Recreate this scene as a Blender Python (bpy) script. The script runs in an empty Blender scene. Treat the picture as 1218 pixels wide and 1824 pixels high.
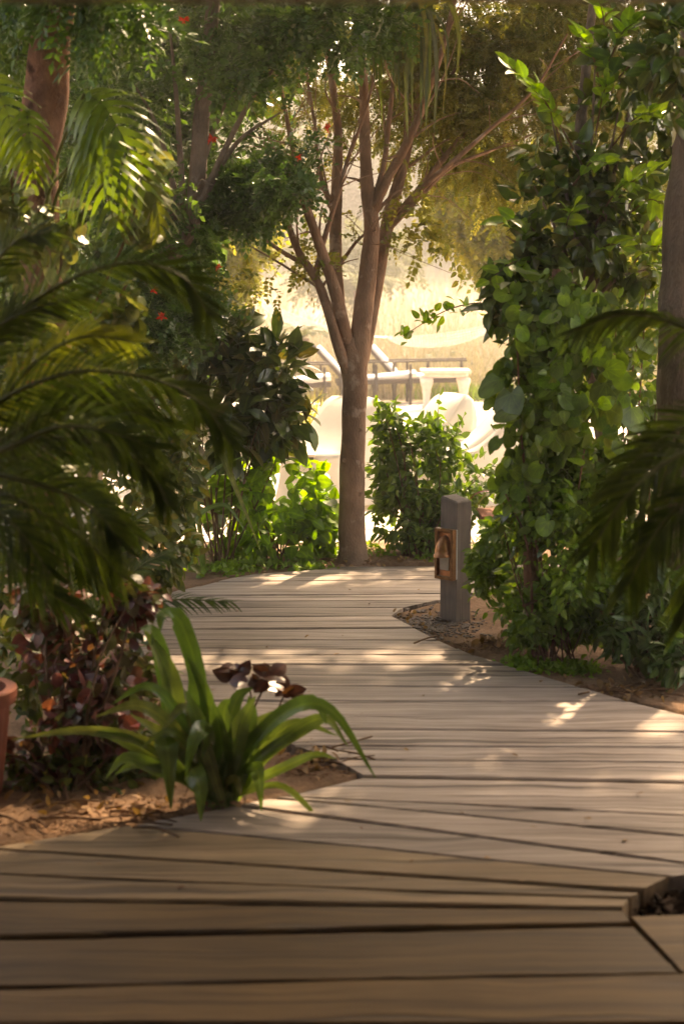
import bpy, math, random
import numpy as np
from mathutils import Vector, Matrix, noise

random.seed(7)
rs = np.random.RandomState(11)
scene = bpy.context.scene

# ------------------------------------------------------------------ camera
F = 2800.0                                   # focal length in photograph pixels (1218 x 1824)
TH = math.atan(392 / F)
CAMZ = 1.7
cam = bpy.data.cameras.new('camera'); camo = bpy.data.objects.new('camera', cam)
scene.collection.objects.link(camo)
camo.location = (0, 0, CAMZ); camo.rotation_euler = (math.pi / 2 - TH, 0, 0)
cam.sensor_fit = 'VERTICAL'; cam.sensor_height = 36.0; cam.lens = F / 1824 * 36
cam.clip_start = 0.05; cam.clip_end = 2000
cam.dof.use_dof = True; cam.dof.focus_distance = 9.8; cam.dof.aperture_fstop = 2.8
scene.camera = camo

# ------------------------------------------------------------------ sky, sun, exposure
SUN_EL, SUN_AZ = math.radians(47), math.radians(24)
world = bpy.data.worlds.new('World'); scene.world = world; world.use_nodes = True
nt = world.node_tree; nt.nodes.clear()
sky = nt.nodes.new('ShaderNodeTexSky'); sky.sky_type = 'NISHITA'; sky.sun_disc = False
sky.sun_elevation = SUN_EL; sky.sun_rotation = SUN_AZ
sky.air_density = 1.0; sky.dust_density = 3.5; sky.ozone_density = 0.6
bg = nt.nodes.new('ShaderNodeBackground'); bg.inputs['Strength'].default_value = 0.15
out = nt.nodes.new('ShaderNodeOutputWorld')
nt.links.new(sky.outputs[0], bg.inputs[0]); nt.links.new(bg.outputs[0], out.inputs[0])
sl = bpy.data.lights.new('sun', 'SUN'); sl.energy = 3.2; sl.angle = math.radians(0.9); sl.color = (1.0, 0.90, 0.77)
so = bpy.data.objects.new('sun', sl); scene.collection.objects.link(so)
sund = Vector((math.sin(SUN_AZ) * math.cos(SUN_EL), math.cos(SUN_AZ) * math.cos(SUN_EL), math.sin(SUN_EL)))
so.rotation_euler = sund.to_track_quat('Z', 'Y').to_euler(); so.location = (4, 30, 30)
vs = scene.view_settings
vs.view_transform = 'Standard'; vs.look = 'None'; vs.gamma = 1.0; vs.use_curve_mapping = False
vs.exposure = 2.25
vs.use_white_balance = True; vs.white_balance_temperature = 10000; vs.white_balance_tint = 15
scene.render.engine = 'CYCLES'
cy = scene.cycles
cy.use_denoising = True; cy.adaptive_threshold = 0.02; cy.max_bounces = 7; cy.diffuse_bounces = 5; cy.glossy_bounces = 2
cy.transmission_bounces = 6; cy.transparent_max_bounces = 6; cy.volume_bounces = 0
cy.sample_clamp_indirect = 6.0; cy.caustics_reflective = False; cy.caustics_refractive = False

# ------------------------------------------------------------------ projection helpers
CT, ST = math.cos(TH), math.sin(TH)
def ray(px, py):
    u = (px - 609) / F; v = (912 - py) / F
    return (u, CT + v * ST, -ST + v * CT)
def P(px, py, Y):
    d = ray(px, py); t = Y / d[1]
    return Vector((d[0] * t, Y, CAMZ + d[2] * t))
def G(px, py, z=0.0):
    d = ray(px, py); t = (z - CAMZ) / d[2]
    return Vector((d[0] * t, d[1] * t, z))
def inframe(p, m=0.02):
    q = np.asarray(p, float) - np.array([0, 0, CAMZ])
    dep = q[..., 1] * CT - q[..., 2] * ST
    up = q[..., 1] * ST + q[..., 2] * CT
    dep = np.maximum(dep, 1e-3)
    X = 609 + F * q[..., 0] / dep; Yp = 912 - F * up / dep
    return (X > -20) & (X < 1238) & (Yp > -20) & (Yp < 1844)

# ------------------------------------------------------------------ object helpers
COL = scene.collection
def tag(o, label=None, cat=None, group=None, kind=None):
    if label: o['label'] = label
    if cat: o['category'] = cat
    if group: o['group'] = group
    if kind: o['kind'] = kind
    return o
def thing(name, label, cat, loc, group=None):
    o = bpy.data.objects.new(name, None); COL.objects.link(o)
    o.location = loc; o.empty_display_size = 0.1
    return tag(o, label, cat, group)
def origin_of(o):
    v = Vector((0, 0, 0))
    while o is not None:
        v += o.location; o = o.parent
    return v
def put(name, me, parent=None, mat=None):
    """link a mesh given in world coordinates, as a part of parent"""
    o = bpy.data.objects.new(name, me); COL.objects.link(o)
    if mat is not None:
        me.materials.clear(); me.materials.append(mat)
    if parent is not None:
        o.parent = parent; o.location = -origin_of(parent)
    return o
def np_mesh(name, V, T, smooth=False, rnd=None, mid=None):
    V = np.ascontiguousarray(V, np.float32); T = np.ascontiguousarray(T, np.int32)
    k = T.shape[1]; m = len(T)
    me = bpy.data.meshes.new(name)
    me.vertices.add(len(V)); me.vertices.foreach_set('co', V.ravel())
    me.loops.add(m * k); me.loops.foreach_set('vertex_index', T.ravel())
    me.polygons.add(m); me.polygons.foreach_set('loop_start', np.arange(0, m * k, k, dtype=np.int32))
    if smooth: me.polygons.foreach_set('use_smooth', np.ones(m, dtype=bool))
    if rnd is not None:
        a = me.attributes.new('rnd', 'FLOAT', 'POINT'); a.data.foreach_set('value', np.ascontiguousarray(rnd, np.float32))
    if mid is not None:
        a = me.attributes.new('mid', 'FLOAT', 'POINT'); a.data.foreach_set('value', np.ascontiguousarray(mid, np.float32))
    me.update(calc_edges=True)
    return me

class MB:
    def __init__(s): s.v = []; s.f = []
    def add(s, V, Fc):
        n = len(s.v); s.v += [tuple(x) for x in V]; s.f += [tuple(i + n for i in f) for f in Fc]; return s
    def box(s, c, d, rot=None, bevel=0.0):
        x, y, z = (k / 2 for k in d); c = Vector(c)
        if bevel > 0:
            b = bevel; V = []; 
            for (sx, sy, sz) in [(-1,-1,-1),(1,-1,-1),(1,1,-1),(-1,1,-1),(-1,-1,1),(1,-1,1),(1,1,1),(-1,1,1)]:
                V.append((sx*(x-b), sy*(y-b), sz*z)); V.append((sx*(x-b), sy*y, sz*(z-b))); V.append((sx*x, sy*(y-b), sz*(z-b)))
            Fc = [(9,6,3,0)[::1], (12,15,18,21), (1,4,16,13), (7,10,22,19), (5,8,20,17), (11,2,14,23)]
            def e(a, b_): return (a, b_)
            Fc += [(0,3,4,1),(3,6,8,5),(6,9,10,7),(9,0,2,11),(12,13,16,15),(15,17,20,18),(18,19,22,21),(21,23,14,12),
                   (1,13,14,2),(4,5,17,16),(7,19,20,8),(10,11,23,22)]
            Fc += [(0,1,2),(3,5,4),(6,7,8),(9,11,10),(12,14,13),(15,16,17),(18,20,19),(21,22,23)]
        else:
            V = [(-x,-y,-z),(x,-y,-z),(x,y,-z),(-x,y,-z),(-x,-y,z),(x,-y,z),(x,y,z),(-x,y,z)]
            Fc = [(0,3,2,1),(4,5,6,7),(0,1,5,4),(1,2,6,5),(2,3,7,6),(3,0,4,7)]
        V = [Vector(v) for v in V]
        if rot is not None: V = [rot @ v for v in V]
        return s.add([v + c for v in V], Fc)
    def bar(s, p, q, w, h=None):
        p = Vector(p); q = Vector(q); d = q - p; L = d.length
        R = d.to_track_quat('Y', 'Z').to_matrix()
        return s.box((p + q) / 2, (w, L, h or w), R, min(w, h or w) * 0.12)
    def tube(s, pts, rad, n=8, cap=True):
        V, Q = tube(pts, rad, n); a = len(V)
        Q = [tuple(q) for q in Q]
        if cap:
            Q.append(tuple(range(n))[::-1]); Q.append(tuple(range(a - n, a)))
        return s.add(V, Q)
    def lathe(s, c, prof, n=14):
        c = Vector(c); V = []; Fc = []
        for r, z in prof:
            for k in range(n):
                a = 2 * math.pi * k / n; V.append(c + Vector((r * math.cos(a), r * math.sin(a), z)))
        m = len(prof)
        for i in range(m - 1):
            for k in range(n):
                k2 = (k + 1) % n; Fc.append((i*n+k, i*n+k2, (i+1)*n+k2, (i+1)*n+k))
        Fc.append(tuple(range(n))[::-1]); Fc.append(tuple(range((m-1)*n, m*n)))
        return s.add(V, Fc)
    def mesh(s, name, smooth=False):
        me = bpy.data.meshes.new(name); me.from_pydata(s.v, [], s.f); me.update()
        if smooth: me.polygons.foreach_set('use_smooth', [True] * len(me.polygons))
        return me
def build(mb, name, parent=None, mat=None, smooth=False): return put(name, mb.mesh(name, smooth), parent, mat)

def smooth_pts(pts, n):
    """Catmull-Rom resampling of points (k,3) or (k,4)"""
    p = np.array([tuple(q) for q in pts], float)
    if len(p) < 3:
        t = np.linspace(0, 1, n)[:, None]; return p[0] * (1 - t) + p[-1] * t
    e = np.vstack([2 * p[0] - p[1], p, 2 * p[-1] - p[-2]])
    u = np.linspace(0, len(p) - 1 - 1e-6, n); i = u.astype(int); t = (u - i)[:, None]
    a, b, c, d = e[i], e[i + 1], e[i + 2], e[i + 3]
    return 0.5 * ((2 * b) + (-a + c) * t + (2 * a - 5 * b + 4 * c - d) * t**2 + (-a + 3 * b - 3 * c + d) * t**3)
def tube(pts, rad, n=8, wob=0.0, seed=0):
    p = np.array([tuple(q) for q in pts], float); m = len(p)
    rad = np.broadcast_to(np.asarray(rad, float), (m,))
    d = np.gradient(p, axis=0); d /= np.linalg.norm(d, axis=1)[:, None] + 1e-9
    ref = np.where(np.abs(d[:, 2:3]) > 0.9, np.array([[1., 0, 0]]), np.array([[0, 0, 1.]]))
    if (np.abs(d[:, 2]) > 0.9).any(): ref = np.tile([[1., 0.01, 0]], (m, 1))
    a = np.cross(d, ref); a /= np.linalg.norm(a, axis=1)[:, None] + 1e-9
    b = np.cross(d, a)
    th = np.arange(n) * 2 * math.pi / n
    r = rad[:, None] * np.ones((1, n))
    if wob:
        for i in range(m):
            for k in range(n):
                r[i, k] *= 1 + wob * noise.noise(Vector((p[i, 0] * 6 + math.cos(th[k]) * .8 + seed, p[i, 1] * 6 + math.sin(th[k]) * .8, p[i, 2] * 5)))
    V = p[:, None, :] + r[..., None] * (np.cos(th)[None, :, None] * a[:, None, :] + np.sin(th)[None, :, None] * b[:, None, :])
    V = V.reshape(-1, 3)
    i = np.arange(m - 1)[:, None] * n; k = np.arange(n)[None, :]; k2 = (k + 1) % n
    Q = np.stack([i + k, i + k2, i + n + k2, i + n + k], -1).reshape(-1, 4)
    return V, Q
class Tubes:
    def __init__(s): s.V = []; s.Q = []; s.n = 0
    def add(s, pts, rad, n=7, wob=0.0, seed=0):
        V, Q = tube(pts, rad, n, wob, seed); s.V.append(V); s.Q.append(Q + s.n); s.n += len(V)
    def mesh(s, name): return np_mesh(name, np.vstack(s.V), np.vstack(s.Q), True)

# ------------------------------------------------------------------ materials
def new_mat(name):
    m = bpy.data.materials.new(name); m.use_nodes = True
    m.node_tree.nodes.clear(); return m, m.node_tree
def N(t, typ, **kw):
    n = t.nodes.new(typ)
    for k, v in kw.items(): setattr(n, k, v)
    return n
def ramp(t, fac, stops):
    r = N(t, 'ShaderNodeValToRGB'); cr = r.color_ramp
    while len(cr.elements) < len(stops): cr.elements.new(0.5)
    for e, (p, c) in zip(cr.elements, stops): e.position = p; e.color = (*c, 1)
    t.links.new(fac, r.inputs[0]); return r.outputs[0]
def mixc(t, fac, a, b, mode='MIX'):
    m = N(t, 'ShaderNodeMix', data_type='RGBA', blend_type=mode)
    for s, v in ((m.inputs[0], fac), (m.inputs[6], a), (m.inputs[7], b)):
        if isinstance(v, (int, float)): s.default_value = v
        elif isinstance(v, tuple): s.default_value = (*v, 1)
        else: t.links.new(v, s)
    return m.outputs[2]
def math_(t, op, a, b=None):
    m = N(t, 'ShaderNodeMath', operation=op)
    for s, v in zip(m.inputs, (a, b)):
        if v is None: continue
        if isinstance(v, (int, float)): s.default_value = v
        else: t.links.new(v, s)
    return m.outputs[0]
def tex(t, vec, scale, detail=4, rough=0.55, sc=None):
    if sc:
        mp = N(t, 'ShaderNodeMapping'); mp.inputs['Scale'].default_value = sc; t.links.new(vec, mp.inputs[0]); vec = mp.outputs[0]
    n = N(t, 'ShaderNodeTexNoise'); n.inputs['Scale'].default_value = scale; n.inputs['Detail'].default_value = detail
    n.inputs['Roughness'].default_value = rough; t.links.new(vec, n.inputs[0]); return n.outputs[0]
def bump(t, h, strength, dist=0.01):
    b = N(t, 'ShaderNodeBump'); b.inputs['Strength'].default_value = strength; b.inputs['Distance'].default_value = dist
    t.links.new(h, b.inputs['Height']); return b.outputs[0]
def finish(t, sh):
    o = N(t, 'ShaderNodeOutputMaterial'); t.links.new(sh, o.inputs[0])
def prin(t, col, rough=0.6, spec=0.3, metal=0.0, nrm=None):
    p = N(t, 'ShaderNodeBsdfPrincipled')
    for s, v in ((p.inputs['Base Color'], col), (p.inputs['Roughness'], rough)):
        if isinstance(v, tuple): s.default_value = (*v, 1)
        elif isinstance(v, (int, float)): s.default_value = v
        else: t.links.new(v, s)
    p.inputs['Specular IOR Level'].default_value = spec; p.inputs['Metallic'].default_value = metal
    if nrm is not None: t.links.new(nrm, p.inputs['Normal'])
    return p.outputs[0]

WARM = {'lf_grass', 'lf_yellow', 'lf_pothos', 'lf_far', 'lf_dry', 'lf_main', 'lf_purple', 'lf_strap', 'lf_hang', 'lf_strap_var'}
def leaf_mat(name, cols, trans=0.4, rough=0.4, spec=0.4, tgain=1.6, patch=None, scale=18):
    m, t = new_mat(name)
    oi = N(t, 'ShaderNodeObjectInfo'); at = N(t, 'ShaderNodeAttribute', attribute_name='rnd')
    r = math_(t, 'FRACT', math_(t, 'ADD', oi.outputs['Random'], at.outputs['Fac']))
    n = len(cols)
    c = ramp(t, r, [(i / max(1, n - 1), k) for i, k in enumerate(cols)])
    geo = N(t, 'ShaderNodeNewGeometry')
    nz = tex(t, geo.outputs['Position'], scale, 3)
    c = mixc(t, 1.0, c, ramp(t, nz, [(0.3, (0.62, 0.62, 0.62)), (0.7, (1.3, 1.3, 1.25))]), 'MULTIPLY')
    if patch:                                            # variegation or blotches
        pz = tex(t, geo.outputs['Position'], patch[1], 2)
        c = mixc(t, ramp(t, pz, [(patch[2], (0, 0, 0)), (patch[2] + 0.08, (1, 1, 1))]), c, patch[0])
    am = N(t, 'ShaderNodeAttribute', attribute_name='mid')
    c = mixc(t, math_(t, 'MULTIPLY', ramp(t, am.outputs['Fac'], [(0.72, (0, 0, 0)), (0.98, (1, 1, 1))]), 0.55), c, mixc(t, 1.0, c, (2.1, 1.9, 1.7), 'MULTIPLY'))
    p = prin(t, c, rough, spec)
    tr = N(t, 'ShaderNodeBsdfTranslucent')
    t.links.new(mixc(t, 1.0, c, (tgain * 1.15, tgain * 1.1, tgain * 0.45), 'MULTIPLY'), tr.inputs[0])
    mx = N(t, 'ShaderNodeMixShader'); mx.inputs[0].default_value = trans
    t.links.new(p, mx.inputs[1]); t.links.new(tr.outputs[0], mx.inputs[2])
    finish(t, mx.outputs[0]); return m

def bark_mat(name, dark, light, scale=14, stretch=(1, 1, 0.25), bs=0.6, lichen=None):
    m, t = new_mat(name)
    tc = N(t, 'ShaderNodeTexCoord').outputs['Object']
    a = tex(t, tc, scale, 6, 0.6, stretch); b = tex(t, tc, scale * 0.35, 3)
    c = mixc(t, a, dark, light)
    c = mixc(t, 1.0, c, ramp(t, b, [(0.3, (0.7, 0.7, 0.7)), (0.7, (1.2, 1.15, 1.1))]), 'MULTIPLY')
    if lichen: c = mixc(t, ramp(t, tex(t, tc, 9, 4), [(0.6, (0, 0, 0)), (0.68, (1, 1, 1))]), c, lichen)
    vo = N(t, 'ShaderNodeTexVoronoi'); mp = N(t, 'ShaderNodeMapping'); mp.inputs['Scale'].default_value = (scale*1.6, scale*1.6, scale*0.55)
    t.links.new(tc, mp.inputs[0]); t.links.new(mp.outputs[0], vo.inputs[0])
    h = math_(t, 'ADD', math_(t, 'MULTIPLY', a, 0.7), math_(t, 'MULTIPLY', vo.outputs[0], 0.5))
    finish(t, prin(t, c, 0.85, 0.15, 0, bump(t, h, bs, 0.012))); return m

def wood_mat(name, c1, c2, c3):
    m, t = new_mat(name)
    tc = N(t, 'ShaderNodeTexCoord').outputs['Object']; oi = N(t, 'ShaderNodeObjectInfo')
    off = N(t, 'ShaderNodeVectorMath', operation='ADD')
    cx = N(t, 'ShaderNodeCombineXYZ'); t.links.new(math_(t, 'MULTIPLY', oi.outputs['Random'], 37.0), cx.inputs[0]); t.links.new(math_(t, 'MULTIPLY', oi.outputs['Random'], 91.0), cx.inputs[1])
    t.links.new(tc, off.inputs[0]); t.links.new(cx.outputs[0], off.inputs[1]); v = off.outputs[0]
    warp = N(t, 'ShaderNodeVectorMath', operation='MULTIPLY_ADD'); wn = N(t, 'ShaderNodeTexNoise'); wn.inputs['Scale'].default_value = 2.2
    t.links.new(v, wn.inputs[0]); t.links.new(wn.outputs[1], warp.inputs[0]); warp.inputs[1].default_value = (0.0, 0.10, 0.0); t.links.new(v, warp.inputs[2]); w = warp.outputs[0]
    g1 = tex(t, w, 1.0, 8, 0.65, (1.6, 42, 20)); g2 = tex(t, w, 1.0, 5, 0.65, (0.7, 15, 6)); blot = tex(t, v, 1.7, 4)
    c = ramp(t, g1, [(0.25, c1), (0.5, c2), (0.75, c3)])
    c = mixc(t, 1.0, c, ramp(t, g2, [(0.32, (0.58, 0.56, 0.54)), (0.5, (0.97, 0.96, 0.95)), (0.7, (1.25, 1.23, 1.2))]), 'MULTIPLY')
    c = mixc(t, 1.0, c, ramp(t, blot, [(0.35, (0.82, 0.8, 0.78)), (0.7, (1.1, 1.1, 1.1))]), 'MULTIPLY')
    c = mixc(t, 1.0, c, ramp(t, oi.outputs['Random'], [(0, (0.72, 0.70, 0.68)), (0.5, (1.0, 0.97, 0.95)), (1, (1.22, 1.18, 1.14))]), 'MULTIPLY')
    crack = ramp(t, tex(t, w, 1.0, 3, 0.5, (0.5, 17, 10)), [(0.352, (1, 1, 1)), (0.385, (0, 0, 0))])
    c = mixc(t, math_(t, 'MULTIPLY', crack, 0.75), c, (0.06, 0.04, 0.028))
    h = math_(t, 'SUBTRACT', math_(t, 'MULTIPLY', g1, 0.5), math_(t, 'MULTIPLY', crack, 0.8))
    finish(t, prin(t, c, 0.62, 0.28, 0, bump(t, h, 0.5, 0.006))); return m

def plain_mat(name, col, rough=0.6, spec=0.3, metal=0.0, var=0.25, scale=12, bs=0.15, trans=0.0):
    m, t = new_mat(name)
    tc = N(t, 'ShaderNodeTexCoord').outputs['Object']
    n = tex(t, tc, scale, 6, 0.6)
    c = mixc(t, 1.0, col, ramp(t, n, [(0.3, (1 - var,) * 3), (0.7, (1 + var,) * 3)]), 'MULTIPLY')
    p = prin(t, c, rough, spec, metal, bump(t, tex(t, tc, scale * 3, 5), bs, 0.01))
    if trans:
        tr = N(t, 'ShaderNodeBsdfTranslucent'); t.links.new(c, tr.inputs[0])
        mx = N(t, 'ShaderNodeMixShader'); mx.inputs[0].default_value = trans
        t.links.new(p, mx.inputs[1]); t.links.new(tr.outputs[0], mx.inputs[2]); p = mx.outputs[0]
    finish(t, p); return m

M = {}
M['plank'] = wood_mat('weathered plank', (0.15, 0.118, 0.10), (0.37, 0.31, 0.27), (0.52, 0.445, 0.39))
M['plank_half_shade'] = wood_mat('half-shade plank', (0.10, 0.07, 0.042), (0.26, 0.188, 0.115), (0.36, 0.27, 0.175))  # in-between tone: the change from shade to light put into the wood colour
M['plank_brown_shade'] = wood_mat('shade-darkened brown plank', (0.055, 0.029, 0.010), (0.145, 0.086, 0.034), (0.225, 0.14, 0.058))  # foreground shade and vignette darkening mixed into the wood colour
M['post'] = wood_mat('grey post wood', (0.12, 0.10, 0.09), (0.19, 0.165, 0.15), (0.25, 0.22, 0.20))
M['beam'] = wood_mat('pale beam wood', (0.42, 0.33, 0.27), (0.55, 0.45, 0.38), (0.62, 0.52, 0.45))
M['darkwood'] = plain_mat('dark turned wood', (0.045, 0.03, 0.022), 0.4, 0.4)
M['bark'] = bark_mat('brown bark', (0.16, 0.095, 0.065), (0.38, 0.25, 0.175), 16, (1, 1, 0.5), 0.7, (0.40, 0.29, 0.22))
M['bark_red'] = bark_mat('reddish flaky bark', (0.05, 0.022, 0.015), (0.40, 0.22, 0.15), 26, (1, 1, 0.45), 1.0, (0.06, 0.03, 0.02))
M['bark_grey'] = bark_mat('grey ridged bark', (0.09, 0.065, 0.05), (0.27, 0.21, 0.17), 16, (1.4, 1.4, 0.2), 1.0)
M['twig'] = bark_mat('twig', (0.10, 0.05, 0.03), (0.20, 0.12, 0.07), 30)
M['stem_green'] = plain_mat('green stem', (0.10, 0.12, 0.03), 0.5)
M['terracotta'] = plain_mat('terracotta', (0.19, 0.06, 0.035), 0.75, 0.2, 0, 0.3, 9)
M['copper'] = plain_mat('copper', (0.48, 0.215, 0.11), 0.36, 0.5, 0.9, 0.35, 22, 0.1)
M['bronze'] = plain_mat('bronze frame', (0.24, 0.125, 0.06), 0.42, 0.5, 0.75, 0.3, 30, 0.1)
M['mount'] = plain_mat('pale mounting plate', (0.55, 0.57, 0.55), 0.5, 0.3, 0, 0.1)
M['lampglass'] = plain_mat('frosted lamp glass', (0.42, 0.36, 0.30), 0.35, 0.4, 0, 0.1)
M['cloth'] = plain_mat('white cover cloth', (0.78, 0.74, 0.68), 0.9, 0.1, 0, 0.06, 5, 0.1, 0.25)
M['cushion'] = plain_mat('white cushion', (0.80, 0.78, 0.73), 0.9, 0.1, 0, 0.05, 6)
M['stone'] = plain_mat('carved pale stone', (0.62, 0.52, 0.44), 0.8, 0.15, 0, 0.15, 14, 0.3)
M['paver'] = plain_mat('pale paving stone', (0.60, 0.52, 0.45), 0.75, 0.2, 0, 0.14, 6, 0.2)
M['rope'] = plain_mat('white rope', (0.72, 0.68, 0.60), 0.9, 0.1)
M['metal_black'] = plain_mat('black metal', (0.02, 0.02, 0.02), 0.4, 0.4)
M['gravel'] = plain_mat('grey gravel', (0.16, 0.125, 0.11), 0.8, 0.2, 0, 0.5, 40)
M['redflower'] = leaf_mat('red petals', [(0.55, 0.035, 0.015), (0.70, 0.07, 0.03)], 0.35, 0.5, 0.3, 1.0)
M['pinkflower'] = leaf_mat('pink petals', [(0.40, 0.03, 0.10), (0.5, 0.06, 0.14)], 0.35, 0.5, 0.3, 1.0)

def lm(k, cols, *a, **kw):
    g = (1, 1, 1) if k in WARM else (1.05, 1.1, 1.0) if k == 'lf_dark' else (1.32, 1.3, 1.0)
    M[k] = leaf_mat(k.replace('_', ' '), [tuple(x * y for x, y in zip(c, g)) for c in cols], *a, **kw)
lm('lf_main', [(0.10, 0.125, 0.035), (0.15, 0.16, 0.05), (0.20, 0.18, 0.06), (0.10, 0.14, 0.035)], 0.5, 0.5, 0.3, 1.5)
lm('lf_dark', [(0.028, 0.06, 0.016), (0.05, 0.10, 0.025), (0.075, 0.14, 0.036), (0.05, 0.11, 0.04)], 0.38, 0.35, 0.5, 1.5)
lm('lf_canopy', [(0.03, 0.06, 0.014), (0.05, 0.09, 0.018), (0.06, 0.11, 0.02)], 0.35, 0.4, 0.4, 1.4)
lm('lf_yellow', [(0.16, 0.17, 0.03), (0.26, 0.24, 0.04), (0.12, 0.16, 0.03)], 0.5, 0.5, 0.3, 1.4)
lm('lf_rubber', [(0.034, 0.06, 0.02), (0.05, 0.085, 0.026), (0.07, 0.10, 0.03), (0.095, 0.08, 0.036)], 0.24, 0.28, 0.55, 1.3)
lm('lf_lime', [(0.06, 0.13, 0.015), (0.09, 0.18, 0.02), (0.12, 0.21, 0.025), (0.05, 0.10, 0.016)], 0.5, 0.4, 0.4, 1.9)
lm('lf_bush', [(0.035, 0.075, 0.018), (0.055, 0.11, 0.022), (0.085, 0.14, 0.028)], 0.42, 0.42, 0.4, 1.7)
lm('lf_round', [(0.055, 0.105, 0.026), (0.07, 0.13, 0.03), (0.085, 0.14, 0.04), (0.11, 0.15, 0.04)], 0.3, 0.38, 0.45, 1.5)
lm('lf_glossy', [(0.03, 0.065, 0.02), (0.05, 0.09, 0.026), (0.07, 0.085, 0.034), (0.065, 0.13, 0.03)], 0.32, 0.26, 0.6, 1.6)
lm('lf_fresh', [(0.07, 0.15, 0.02), (0.10, 0.20, 0.025), (0.13, 0.22, 0.03)], 0.5, 0.4, 0.4, 1.7)
lm('lf_creeper', [(0.06, 0.115, 0.026), (0.09, 0.17, 0.034), (0.13, 0.215, 0.044)], 0.42, 0.45, 0.35, 1.6)
lm('lf_lance', [(0.035, 0.08, 0.03), (0.05, 0.10, 0.035), (0.065, 0.12, 0.04)], 0.25, 0.35, 0.5, 1.4)
lm('lf_monstera', [(0.07, 0.12, 0.025), (0.09, 0.15, 0.03), (0.13, 0.19, 0.03)], 0.4, 0.36, 0.45, 1.7)
lm('lf_pothos', [(0.07, 0.125, 0.03), (0.11, 0.16, 0.045), (0.20, 0.21, 0.09), (0.09, 0.14, 0.035), (0.27, 0.25, 0.13)], 0.35, 0.4, 0.4, 1.2, (0.10, 0.13, 0.035) and ((0.09, 0.13, 0.035), 30, 0.56))
lm('lf_palm', [(0.02, 0.04, 0.011), (0.034, 0.058, 0.015), (0.055, 0.085, 0.022)], 0.36, 0.5, 0.2, 1.5)
lm('lf_palm_mid', [(0.036, 0.064, 0.018), (0.055, 0.09, 0.024), (0.08, 0.115, 0.034)], 0.38, 0.5, 0.22, 1.6)
lm('lf_palm_light', [(0.09, 0.12, 0.03), (0.13, 0.15, 0.04)], 0.45, 0.45, 0.4, 1.6)
lm('lf_strap', [(0.07, 0.14, 0.04), (0.11, 0.19, 0.055), (0.18, 0.25, 0.09)], 0.38, 0.26, 0.6, 1.6, None, 9)
lm('lf_strap_var', [(0.16, 0.20, 0.06), (0.22, 0.25, 0.09)], 0.35, 0.3, 0.5, 1.4)
lm('lf_purple', [(0.09, 0.026, 0.034), (0.16, 0.04, 0.045), (0.19, 0.07, 0.06), (0.10, 0.075, 0.04), (0.06, 0.09, 0.03), (0.12, 0.11, 0.04)], 0.3, 0.4, 0.45, 1.3)
lm('lf_bronze', [(0.045, 0.014, 0.016), (0.07, 0.02, 0.018), (0.06, 0.026, 0.022)], 0.2, 0.35, 0.5, 1.3)
lm('lf_under', [(0.03, 0.055, 0.018), (0.06, 0.09, 0.026), (0.09, 0.12, 0.035), (0.12, 0.11, 0.04)], 0.35, 0.45, 0.35, 1.5)
lm('lf_dry', [(0.22, 0.12, 0.06), (0.30, 0.18, 0.09), (0.16, 0.08, 0.045)], 0.25, 0.7, 0.2, 1.2)
lm('lf_grass', [(0.42, 0.35, 0.25), (0.52, 0.45, 0.34), (0.34, 0.29, 0.20), (0.38, 0.36, 0.22)], 0.08, 0.7, 0.2, 1.0)
lm('lf_far', [(0.11, 0.13, 0.06), (0.15, 0.16, 0.08), (0.09, 0.11, 0.05)], 0.3, 0.6, 0.2, 1.1)
lm('lf_hang', [(0.05, 0.07, 0.03), (0.08, 0.10, 0.045), (0.11, 0.12, 0.06)], 0.25, 0.4, 0.4, 1.2)
lm('lf_weed', [(0.08, 0.14, 0.025), (0.12, 0.20, 0.03)], 0.4, 0.45, 0.35, 1.6)

# ground material: red earth by the path, pale sand round the terrace, dry straw beyond
def ground_mat():
    m, t = new_mat('earth')
    pos = N(t, 'ShaderNodeTexCoord').outputs['Object']
    sep = N(t, 'ShaderNodeSeparateXYZ'); t.links.new(pos, sep.inputs[0])
    n1 = tex(t, pos, 3, 6); n2 = tex(t, pos, 45, 6, 0.7); n3 = tex(t, pos, 140, 3, 0.7)
    c = ramp(t, n1, [(0.3, (0.17, 0.10, 0.06)), (0.55, (0.27, 0.165, 0.105)), (0.75, (0.35, 0.225, 0.15))])
    c = mixc(t, 1.0, c, ramp(t, n2, [(0.3, (0.65, 0.62, 0.6)), (0.65, (1.2, 1.18, 1.15))]), 'MULTIPLY')
    far = ramp(t, n1, [(0.3, (0.40, 0.32, 0.23)), (0.7, (0.52, 0.43, 0.32))])
    f = math_(t, 'MULTIPLY', math_(t, 'SUBTRACT', math_(t, 'ADD', sep.outputs[1], math_(t, 'MULTIPLY', n1, 1.0)), 10.9), 1.2)
    cl = N(t, 'ShaderNodeClamp'); t.links.new(f, cl.inputs[0])
    c = mixc(t, cl.outputs[0], c, far)
    h = math_(t, 'ADD', n2, math_(t, 'MULTIPLY', n3, 0.5))
    finish(t, prin(t, c, 0.9, 0.1, 0, bump(t, h, 0.7, 0.02))); return m
M['earth'] = ground_mat()

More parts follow.
